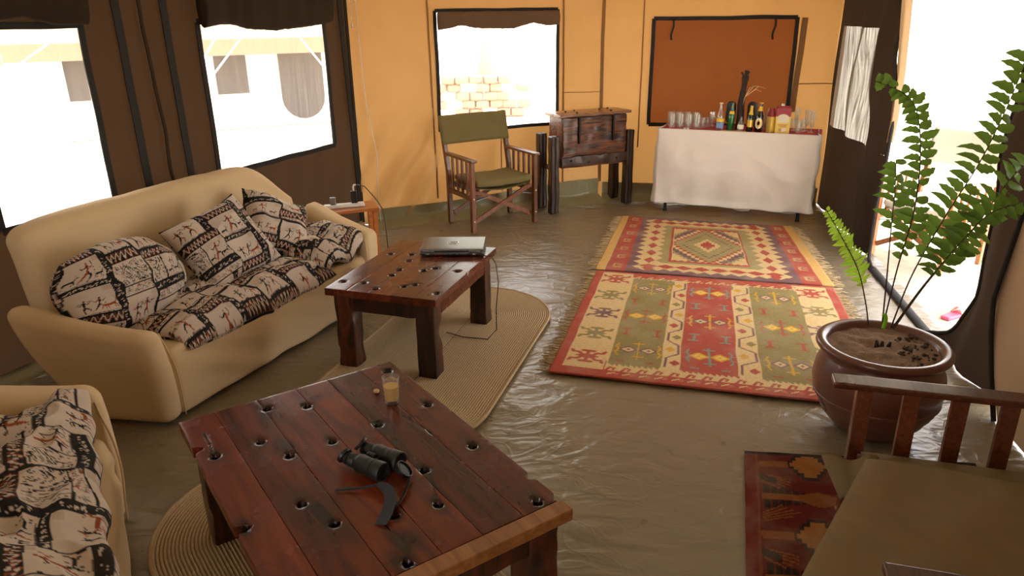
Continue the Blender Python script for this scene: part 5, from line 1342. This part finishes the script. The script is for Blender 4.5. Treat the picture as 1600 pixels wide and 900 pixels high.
wc = m.build('white_tablecloth', M['white_cloth'], smooth=True, solid=.002); wc.location = bc; wc.rotation_euler = (0, 0, brz); top(wc, 'white cloth wrapped around the front of the drinks table', 'cloth')
TZ = .7445
def bpix(u, v):     # point on the table top under a picture column
    p = P(u, v, TZ); q = Matrix.Rotation(-brz, 4, 'Z') @ (p - bc); return q
def onbar(u, y=-.10):
    # x along the table where picture column u meets depth y
    lo, hi = -hx, hx
    for _ in range(30):
        mid = (lo + hi) / 2; w_ = bw(mid, y, TZ) - Vector((0, 0, CAMH)); uu = 800 + FPX * w_.dot(RT) / w_.dot(FW)
        if uu < u: lo = mid
        else: hi = mid
    return bw((lo + hi) / 2, y, TZ)
def stack(prof, mat, n=18): m = MB(); m.lathe(prof, n); return m
tum = [(0, 0), (.030, 0), (.031, .004), (.035, .125), (.0335, .125), (.029, .012), (0, .010)]
wine = [(0, 0), (.030, 0), (.030, .003), (.005, .008), (.004, .07), (.012, .08), (.030, .105), (.033, .14), (.028, .17), (.0268, .17), (.031, .14), (.028, .107), (0, .086)]
flute = [(0, 0), (.026, 0), (.026, .004), (.006, .01), (.006, .035), (.020, .06), (.024, .19), (.0225, .19), (.0185, .062), (0, .045)]
def glass(prof, u, y, label, group, nm='drinking_glass', sc=1.0, cat='glass', cache={}):
    key = (id(prof), nm)
    if key not in cache: m = MB(); m.lathe(prof, 20); o = m.build(nm, M['glass'], smooth=True, angle=R(45)); cache[key] = o
    else: o = cache[key].copy(); COL.objects.link(o)
    p = onbar(u, y); o.location = (p.x, p.y, TZ); o.scale = (sc, sc, sc); top(o, label, cat, group); return o
ords = ('leftmost', 'second from left', 'third from left', 'fourth from left')
for i, u in enumerate((1050, 1063, 1076, 1089)): glass(tum, u, -.10, 'clear tumbler, front row, left end of drinks table, %s' % ords[i], 'tumblers at the left end of the drinks table', sc=1.0)
for i, u in enumerate((1048, 1061, 1074, 1087)): glass(tum, u, .02, 'clear tumbler, rear row, left end of drinks table, %s' % ords[i], 'tumblers at the left end of the drinks table', sc=1.02)
for i, u in enumerate((1098, 1105, 1112)): glass(tum, u, -.04 + .05 * i, 'short clear glass between tumblers and clear bottle, %s of three' % ('left', 'middle', 'right')[i], 'short glasses left of the bottles', sc=.72)
glass(wine, 1112, -.10, 'stemmed glass just left of the clear bottle', None, 'wine_glass', .9)
for i, u in enumerate((1196, 1203)): glass(tum, u, .06, 'clear glass standing behind, between brown bottle and carton, %s one' % ('left', 'right')[i], 'glasses between bottle and carton', sc=1.05)
glass(flute, 1200, .12, 'tall clear flute behind the yellow carton, left side', None, 'flute_glass', .9)
for i, (u, y) in enumerate(((1240, .02), (1247, -.10), (1254, -.02))): glass(tum, u, y, 'clear tumbler right of the yellow carton, %s of three' % ('left', 'middle', 'right')[i], 'tumblers right of the carton', sc=.85)
for i, (u, y) in enumerate(((1243, .12), (1259, .04), (1267, -.04))): glass(flute, u, y, 'tall clear flute at the right end of the drinks table, %s of three' % ('left', 'middle', 'right')[i], 'flutes at the right end', 'flute_glass', sc=.95)
# bottles
def bottle(u, y, h, r, mat, label, parts, lean=0, neck=.42, cap=None):
    p = onbar(u, y); t = thing('bottle', (p.x, p.y, TZ), brz, label, 'bottle'); t.rotation_euler = (0, R(lean), brz)
    m = MB(); nr = r * .40; m.lathe([(0, 0), (r * .9, 0), (r, .006), (r, h * .50), (r * .92, h * .56), (nr * 1.15, h * .74), (nr, h * .80), (nr * .9, h * .965), (nr * 1.1, h * .97), (nr * 1.1, h), (0, h)], 22); m.build('glass_body', mat, t, smooth=True, angle=R(45))
    for (nm, z0, z1, mk, k) in parts:
        rad = lambda z: interp([(0, r), (.5, r), (.56, r * .92), (.74, nr * 1.15), (.8, nr), (1, nr * .95)], z) + .0012
        m = MB()
        a0, a1_ = (0, 2 * PI) if nm != 'label_oval' else (-PI * .95, -PI * .05)
        if nm == 'label_oval':
            m.grid(lambda a, b: (lambda vv, uu: (rad(0) * math.sin(uu * 1.0), -rad(0) * math.cos(uu), (z0 + (z1 - z0) * b) * h))(0, (2 * a - 1) * k * math.sqrt(max(0, 1 - (2 * b - 1) ** 2))), 12, 12)
        else:
            m.grid(lambda a, b: (lambda z, an: (rad(z) * math.cos(an), rad(z) * math.sin(an), z * h))(z0 + (z1 - z0) * b, a0 + (a1_ - a0) * a), 22, 3)
        m.build('label', M[mk], t, smooth=True)
    if cap: m = MB(); m.lathe([(nr * 1.2, h * .965), (nr * 1.25, h * 1.005), (0, h * 1.01)], 16); m.build('cap', M[cap], t, smooth=True, angle=R(40))
    return t
bottle(1124, -.14, .235, .031, M['glass'], 'clear glass bottle with yellow and blue label, left of the green bottle', (('label', .10, .30, 'label_blue', 1), ('label', .32, .44, 'label_yellow', 1)), cap='label_cream')
bottle(1140, -.10, .235, .029, M['glass_green'], 'bright green glass bottle with small yellow neck label', (('label', .60, .70, 'label_yellow', 1),), lean=3)
bottle(1170, -.12, .215, .028, M['glass_dkgreen'], 'dark green bottle with gold neck foil beside the carved branch', (('label', .18, .46, 'gold', 1), ('label', .66, .97, 'label_yellow', 1)), lean=2, cap='gold')
bb = bottle(1184, -.13, .245, .034, M['glass_brown'], 'dark brown bottle with cream oval label and yellow neck band', (('label_oval', .12, .50, 'label_cream', .95), ('label_oval', .19, .43, 'gold', .6), ('label_oval', .24, .38, 'glass_brown', .35), ('label', .72, .88, 'label_yellow', 1)), lean=2, cap='gold')
ob = bb.children
for o in ob:
    if o.name.startswith('label') and o.data.materials[0].name in ('gold_foil', 'dark_brown_glass'):
        for v in o.data.vertices: v.co.y -= .001 if o.data.materials[0].name == 'gold_foil' else .002
bottle(1156, -.16, .125, .026, M['glass'], 'small clear bottle standing in front of the carved branch', (('label', .2, .45, 'label_cream', 1),), lean=2)
# carton
p = onbar(1221, -.13); ct = thing('drink_carton', (p.x, p.y, TZ), brz + R(6), 'yellow and maroon drink carton with white panel near the right end of the drinks table', 'carton')
cw, ch = .058, .225
m = MB(); m.box(-cw, cw, -.035, .035, 0, ch * .62); m.build('lower_box', M['carton_y'], ct, bevel=.002)
m = MB(); m.box(-cw, cw, -.035, .035, ch * .62, ch * .94); m.build('upper_box', M['carton_r'], ct, bevel=.002)
m = MB(); m.add([(-cw, -.035, ch * .94), (cw, -.035, ch * .94), (cw, .035, ch * .94), (-cw, .035, ch * .94), (-cw, 0, ch), (cw, 0, ch)], [(0, 1, 5, 4), (2, 3, 4, 5), (0, 4, 3), (1, 2, 5)]); m.build('gable', M['carton_r'], ct)
m = MB(); m.grid(lambda a, b: ((2 * a - 1) * .046 * (1 if b < .55 else math.sqrt(max(0, 1 - ((b - .55) / .45) ** 2))), -.0362, ch * (.40 + .32 * b)), 14, 10); m.build('white_panel', M['label_cream'], ct)
for (x, z, r_) in ((-.018, .030, .014), (.004, .026, .013), (.022, .034, .012)):
    m = MB(); m.M = Matrix.Translation((x, -.0358, z)) @ Matrix.Rotation(R(90), 4, 'X'); m.lathe([(r_, 0), (r_, .0008), (0, .0008)], 14); m.build('printed_fruit', M['label_cream'] if x > -.01 else M['tan_dot'], ct)
m = MB(); m.box(-.030, .030, -.0365, -.0355, ch * .80, ch * .86); m.build('printed_band', M['label_cream'], ct) if False else None
m = MB(); m.box(-.035, .035, -.0362, -.0352, ch * .30, ch * .325); m.box(-.026, .026, -.0362, -.0352, ch * .24, ch * .26); m.build('printed_line', M['carton_r'], ct)
m = MB(); m.lathe([(0, 0), (.014, 0), (.014, .016), (0, .016)], 14, c=(-.012, .0, ch + .001)); m.build('cap', M['white_pl'], ct, smooth=True, angle=R(40))
p = onbar(1203, -.11); c2 = thing('drink_carton', (p.x, p.y, TZ), brz + R(40), 'narrow yellow carton half hidden left of the yellow and maroon carton', 'carton')
m = MB(); m.box(-.025, .025, -.03, .03, 0, .13); m.build('body', M['carton_y'], c2, bevel=.002); m = MB(); m.box(-.025, .025, -.03, .03, .1305, .20, tx=.012, ty=.014); m.build('shoulder', M['carton_r'], c2, bevel=.002)
# carved branch with dry grasses
p = onbar(1154, -.03); br = thing('branch_sculpture', (p.x, p.y, TZ), brz, 'dark charred upright branch with dry grass stalks in the middle of the drinks table', 'ornament')
def rtube(pts, rad, seed, n=12):
    m = MB(); rs = []; pp = [Vector(q) for q in pts]; out = []; rr = []
    for i in range(len(pp) - 1):
        for k in range(5): t_ = k / 5; out.append(pp[i].lerp(pp[i + 1], t_)); rr.append((rad[i] + (rad[i + 1] - rad[i]) * t_) * (1 + .25 * N3(i + t_, seed, k)))
    out.append(pp[-1]); rr.append(rad[-1]); m.tube(out, rr, n); return m
rtube([(0, 0, 0.002), (.004, 0, .10), (.0, 0, .2), (.006, .0, .30), (.015, 0, .40), (.018, 0, .455)], [.034, .031, .030, .026, .024, .028], 1).build('trunk', M['bark'], br, smooth=True)
for a in ((.012, 0, .44, -.02, 0, .485), (.018, 0, .45, .014, 0, .50), (.02, 0, .45, .045, 0, .49), (.016, 0, .45, .03, .02, .495)): rtube([a[:3], a[3:]], [.012, .007], 3).build('prong', M['bark'], br, smooth=True)
for (x, lab) in ((-.085, 0), (.095, 1)):
    m = MB(); m.rbox(x - .042, x + .042, .05, .066, .02 if lab else .04, .235, .04, n=12, deform=lambda p: Vector((p.x, p.y, p.z)))
    m.rbox(x - .012, x + .012, .05, .066, .0, .06, .005, n=3)
    o = m.build('oval_board', M['black_pl'], smooth=True, angle=R(50)); q_ = Matrix.Translation((p.x, p.y, TZ)) @ Matrix.Rotation(brz, 4, 'Z'); o.location = (p.x, p.y, TZ); o.rotation_euler = (0, 0, brz)
    top(o, 'black oval upright shape behind the %s bottle on the drinks table' % ('dark green' if lab else 'bright green'), 'ornament')
for i, (x, y, z) in enumerate(((.09, 0, .36), (.16, 0, .345), (.13, 0, .37), (.19, .01, .37))):
    m = MB(); m.tube([(.015, -.02, .2), (.03, -.02, .28), (x * .7, -.01, z), (x, y, z + .002 - .02 * (i % 2))], [.003, .003, .003, .002], 6); m.build('grass_stalk', M['dry'], br, smooth=True)
M['twig'] = plain('brown_twig', (0.16, 0.075, 0.03), 0.8, scale=60)
for i in range(10):
    a = random.Random(i); sx = -1 if i % 2 else 1; m = MB(); x0 = sx * (.02 + .16 * a.random()); z0 = .33 + .25 * a.random()
    if sx > 0: x0 += .05
    m.tube([(.005, .01, .25), (x0 * .5, .01, (z0 + .3) / 2 + .04), (x0, .01, z0)], .0008, 4); m.lathe([(0, -.006), (.004, 0), (0, .006)], 5, c=(x0, .01, z0)); m.build('twig', M['twig'], br, smooth=True)
# doily tray & two small white objects on the edge
p = onbar(1145, -.17); m = MB(); m.lathe([(0, 0), (.105, 0), (.11, .004), (0, .004)], 24, sy=.30); o = m.build('tray', M['tan_dot'], smooth=True, angle=R(40), loc=(p.x, p.y, TZ), rot=(0, 0, brz)); top(o, 'flat pale tan tray under the bottles at the front of the drinks table', 'tray')
for k, u in enumerate((1070, 1075)):
    p = onbar(u, -.185); m = MB(); m.lathe([(0, 0), (.009, .001), (.011, .009), (.006, .016), (0, .017)], 12); o = m.build('knob', M['white_pl'], smooth=True, loc=(p.x, p.y, TZ)); top(o, 'tiny white knob at the front edge before the tumblers, %s of two' % ('left', 'right')[k], 'knob', 'white knobs on the table edge')
# stands under the table
for k, (u, v, lab) in enumerate(((1164, 330, 'round white pedestal base under the middle of the drinks table'), (1236, 334, 'round white pedestal base beside the right leg of the drinks table'), (1190, 326, 'small pale round base further back under the drinks table'))):
    p = P(u, v, .01); t = thing('pedestal', (p.x, p.y + (.10 if k < 2 else .2), 0), 0, lab, 'stand'); sc = (.072, .075, .045)[k]
    m = MB(); m.lathe([(0, .001), (sc, .001), (sc * 1.02, .006), (sc * .9, .014), (sc * .45, .018), (0, .02)], 24); m.build('base_plate', M['white_pl'], t, smooth=True, angle=R(40))
    m = MB(); m.lathe([(sc * .38, .018), (sc * .33, .04), (sc * .33, .16), (sc * .6, .18), (0, .185)], 18); m.build('stem', M['white_pl'], t, smooth=True)

# ------------------------------------------------------------------ shelf, power strip, chargers behind the sofa arm
sp_ = thing('side_table', (-1.15, 5.06, -0.0), R(22), 'small orange varnished side table behind the right arm of the long sofa', 'table')
m = MB(); m.box(-.20, .20, -.12, .12, .445, .465); m.build('tabletop', M['orange_wood'], sp_, bevel=.003)
for x in (-.17, .17):
    for y in (-.09, .09): m = MB(); m.box(x - .015, x + .015, y - .015, y + .015, .002, .4445); m.build('leg', M['orange_wood'], sp_, bevel=.002)
m = MB(); m.rbox(-.16, .12, -.028, .028, 0, .026, .008, n=8); o = m.build('power_strip', M['white_pl'], smooth=True, loc=(-1.15, 5.05, .4655), rot=(0, 0, R(18))); top(o, 'white power strip lying on the orange side table', 'power strip')
ad = thing('power_adapter', (-1.10, 5.065, .492), R(18), 'tall black plug-in adapter standing on the power strip', 'adapter')
m = MB(); m.rbox(-.022, .022, -.018, .018, 0, .085, .006, n=6); m.build('body', M['black_pl'], ad, smooth=True)
m = MB(); m.tube([(0, 0, .085), (0, 0, .115), (.006, 0, .126), (.02, 0, .127)], .006, 8); m.build('plug', M['white_pl'], ad, smooth=True)
m = MB(); m.rbox(-.02, .02, -.016, .016, 0, .05, .004, n=4); o = m.build('charger', M['grey_metal'], smooth=True, loc=(-1.24, 5.02, .492), rot=(0, 0, R(18))); top(o, 'small grey charger plugged into the left of the power strip', 'charger')
m = MB(); pts = [(-1.075, 5.07, .619), (-1.02, 5.06, .61), (-.94, 5.02, .53), (-.895, 4.99, .468), (-.875, 4.96, .36), (-.865, 4.93, .2), (-.86, 4.91, .03), (-.84, 4.8, .012)]
m.tube(pts, .0035, 6); top(m.build('power_cable', M['black_pl'], smooth=True), 'black cable looping from the adapter down beside the sofa arm', 'cable')
m = MB(); q0 = CL + DO * .11 + IO * .03
m.tube([(q0.x - .03, q0.y, 2.1), (q0.x - .015, q0.y, 1.4), (q0.x + .0, q0.y, 1.0), (q0.x + .06, q0.y - .02, .62), (q0.x + .05, q0.y - .05, .3), (q0.x + .06, q0.y - .08, .04)], .004, 6); top(m.build('wall_cable', M['rope'], smooth=True), 'thin pale cable running down the corner of the orange wall', 'cable')
pc = PL(550, 38, CL + IO * .06, IO); ps = thing('pull_cord', pc, 0, 'white pull cord with small toggle hanging at top left of the orange wall', 'pull cord')
m = MB(); m.tube([(-.012, 0, 2.11 - pc.z), (0, 0, .01)], .0022, 6); m.build('cord', M['rope'], ps, smooth=True); m = MB(); m.lathe([(0, -.03), (.008, -.028), (.006, .008), (0, .012)], 10); m.build('toggle', M['white_pl'], ps, smooth=True)

# ------------------------------------------------------------------ pot and fern
PC = Vector((1.565, 2.82, 0)); pot = thing('terracotta_pot', PC, 0, 'big round terracotta pot holding a tall fern beside the doorway', 'pot')
m = MB(); m.lathe([(0, .002), (.125, .002), (.150, .015), (.205, .08), (.250, .17), (.262, .235), (.252, .30), (.232, .345), (.226, .362), (.238, .372), (.258, .378), (.266, .390), (.264, .404), (.252, .412), (.232, .409), (.218, .396), (.216, .37), (0, .36)], 72); m.build('body', M['clay'], pot, smooth=True)
m = MB(); m.lathe([(.2495, .168), (.2545, .172), (.2555, .178), (.2525, .182)], 72); m.build('raised_band', M['clay'], pot, smooth=True)
m = MB()
for grp in range(8):
    for k in range(5):
        a = grp * PI / 4 + k * .035
        for z in (.10, .125, .15): m.M = Matrix.Rotation(a, 4, 'Z'); r_ = interp([(.08, .205), (.17, .25)], z); m.bar((r_ - .002, 0, z), (r_ + .010, 0, z + .018), .010, .006, (0, 0, 1))
m.M = None; o = m.build('carved_notches', M['clay'], pot); o['kind'] = 'stuff'
m = MB(); m.grid(lambda a, b: (lambda r_, t_: (r_ * math.cos(t_), r_ * math.sin(t_), .382 + .012 * N3(r_ * 20 * math.cos(t_), r_ * 20 * math.sin(t_), 2) + .014 * (1 - r_ / .222) - .018 * math.exp(-(((r_ * math.cos(t_) + .03) ** 2 + (r_ * math.sin(t_) - .02) ** 2) / .0018))))(.0005 + .2215 * b, 2 * PI * a), 60, 24); m.build('soil', M['soil'], pot, smooth=True)
m = MB(); rng = random.Random(4)
for k in range(60):
    a = rng.uniform(-1.3, .6); r_ = rng.uniform(.07, .2); s_ = rng.uniform(.003, .009); m.rbox(r_ * math.cos(a) - s_, r_ * math.cos(a) + s_, r_ * math.sin(a) - s_, r_ * math.sin(a) + s_, .388, .388 + 1.6 * s_, s_ * .7, n=1)
o = m.build('soil_clods', M['clod'], pot); o['kind'] = 'stuff'
fern = thing('fern', (PC.x, PC.y, .385), 0, 'tall fern with long arching fronds growing in the terracotta pot', 'plant')
def FP(u, v, y): d = ray(u, v); t_ = y / d.y; return Vector((d.x * t_, y, CAMH + d.z * t_)) - Vector((PC.x, PC.y, .385))
def curve(pts, n):
    pts = [Vector(p) for p in pts]; out = []
    for i in range(len(pts) - 1):
        p0 = pts[max(0, i - 1)]; p1 = pts[i]; p2 = pts[i + 1]; p3 = pts[min(len(pts) - 1, i + 2)]
        for k in range(n):
            t_ = k / n; out.append(0.5 * ((2 * p1) + (-p0 + p2) * t_ + (2 * p0 - 5 * p1 + 4 * p2 - p3) * t_ ** 2 + (-p0 + 3 * p1 - 3 * p2 + p3) * t_ ** 3))
    out.append(pts[-1]); return out
def leafmesh(m, base, d, nrm, L_, w_, curl, seed):
    d = d.normalized(); sd = d.cross(nrm).normalized(); nn_ = sd.cross(d).normalized(); K = 7; rows = []
    for i in range(K + 1):
        t_ = i / K; c = base + d * L_ * t_ * (1 - .15 * curl * t_) - nn_ * curl * L_ * .55 * t_ ** 2 + sd * .10 * L_ * math.sin(t_ * 2.5)
        ww = w_ * (min(1, t_ * 5 + .25) * (1 - t_ ** 3.6) + .02) * (1 + .14 * math.sin(t_ * 21 + seed)); rows.append((c - sd * ww / 2 + nn_ * ww * .16, c - nn_ * .0, c + sd * ww / 2 + nn_ * ww * .16))
    vs = [p for r_ in rows for p in r_]; fs = []
    for i in range(K):
        for k in (0, 1): a = i * 3 + k; fs.append((a, a + 1, a + 4, a + 3))
    m.add(vs, fs)
def frond(pts, mat, t0, L_, w_, step, seed, side=None, L_end=.35, curl=.5, rad=.0035, skip=0.0):
    c = curve(pts, 14); n_ = len(c); m = MB(); m.tube(c, [rad * (1 - .6 * i / n_) for i in range(n_)], 6); st = m.build('frond_stem', M['stem'], fern, smooth=True)
    ln = [0]; rng = random.Random(seed); face = (Vector((0, -1, .25))).normalized()
    for a, b in zip(c, c[1:]): ln.append(ln[-1] + (b - a).length)
    tot = ln[-1]; s_ = tot * t0; k = 0
    while s_ < tot:
        i = max(0, min(n_ - 2, next((j for j, l_ in enumerate(ln) if l_ > s_), n_ - 1) - 1)); p = c[i].lerp(c[i + 1], (s_ - ln[i]) / max(1e-6, ln[i + 1] - ln[i])); tg = (c[i + 1] - c[i]).normalized()
        u = (s_ / tot - t0) / (1 - t0); ll = L_ * (1 - (1 - L_end) * u ** 1.6) * min(1, .55 + u * 3) * rng.uniform(.8, 1.15)
        for sg in ((-1, 1) if side is None else (side,)):
            if rng.random() < skip: continue
            sv = tg.cross(face).normalized() * sg; d = (sv * .93 + tg * rng.uniform(.15, .5) + Vector((0, rng.uniform(-.35, .35), 0))).normalized(); nr = (face + Vector((rng.uniform(-.4, .4), 0, rng.uniform(-.1, .5)))).normalized()
            m = MB(); leafmesh(m, p + tg * sg * step * .22, d, nr, ll, w_ * rng.uniform(.85, 1.15), curl * rng.uniform(.2, 1.3), k); o = m.build('leaflet', mat, st, smooth=True); k += 1
        s_ += step
FN, FY = M['fern'], M['fern_young']
frond([FP(1357, 508, 2.80), FP(1352, 470, 2.78), FP(1340, 420, 2.74), FP(1312, 365, 2.70), FP(1290, 326, 2.66)], FY, .34, .060, .0145, .0185, 1, L_end=.30, curl=.25, rad=.003)
frond([FP(1378, 512, 2.84), FP(1386, 430, 2.86), FP(1393, 350, 2.88), FP(1399, 290, 2.9), FP(1400, 245, 2.9)], FN, .62, .082, .034, .034, 2, L_end=.7, skip=.15, curl=.7)
frond([FP(1379, 512, 2.82), FP(1402, 420, 2.80), FP(1428, 330, 2.78), FP(1438, 250, 2.78), FP(1434, 180, 2.76), FP(1415, 148, 2.72), FP(1370, 127, 2.66)], FN, .28, .078, .032, .036, 3, L_end=.45, skip=.08, curl=.6)
frond([FP(1392, 512, 2.84), FP(1425, 430, 2.86), FP(1476, 340, 2.88), FP(1530, 255, 2.88), FP(1570, 175, 2.86), FP(1606, 90, 2.82)], FN, .30, .105, .038, .040, 4, L_end=.75, skip=.05, curl=.6)
frond([FP(1394, 513, 2.80), FP(1440, 450, 2.74), FP(1500, 380, 2.66), FP(1545, 335, 2.6), FP(1592, 318, 2.56)], FN, .42, .09, .030, .028, 5, L_end=.6, curl=1.2)
frond([FP(1396, 514, 2.86), FP(1450, 440, 2.92), FP(1520, 360, 2.98), FP(1570, 290, 3.02), FP(1610, 250, 3.04)], FN, .42, .11, .036, .038, 6, L_end=.7, curl=.8, skip=.12)
m = MB(); m.tube(curve([FP(1380, 513, 2.80), FP(1384, 500, 2.80), FP(1383, 492, 2.80), FP(1379, 494, 2.80)], 6), [.008] * 12 + [.006] * 7, 8); m.build('curled_shoot', M['fern_young'], fern, smooth=True, label='pale curled young shoot')
for k, (x, y) in enumerate(((.0, 0.01), (.02, .0), (-.015, .02))):
    m = MB(); m.tube([(x, y, -.01), (x * 1.4, y, .025)], [.012, .005], 7); m.build('crown_stub', M['bark'], fern, smooth=True)
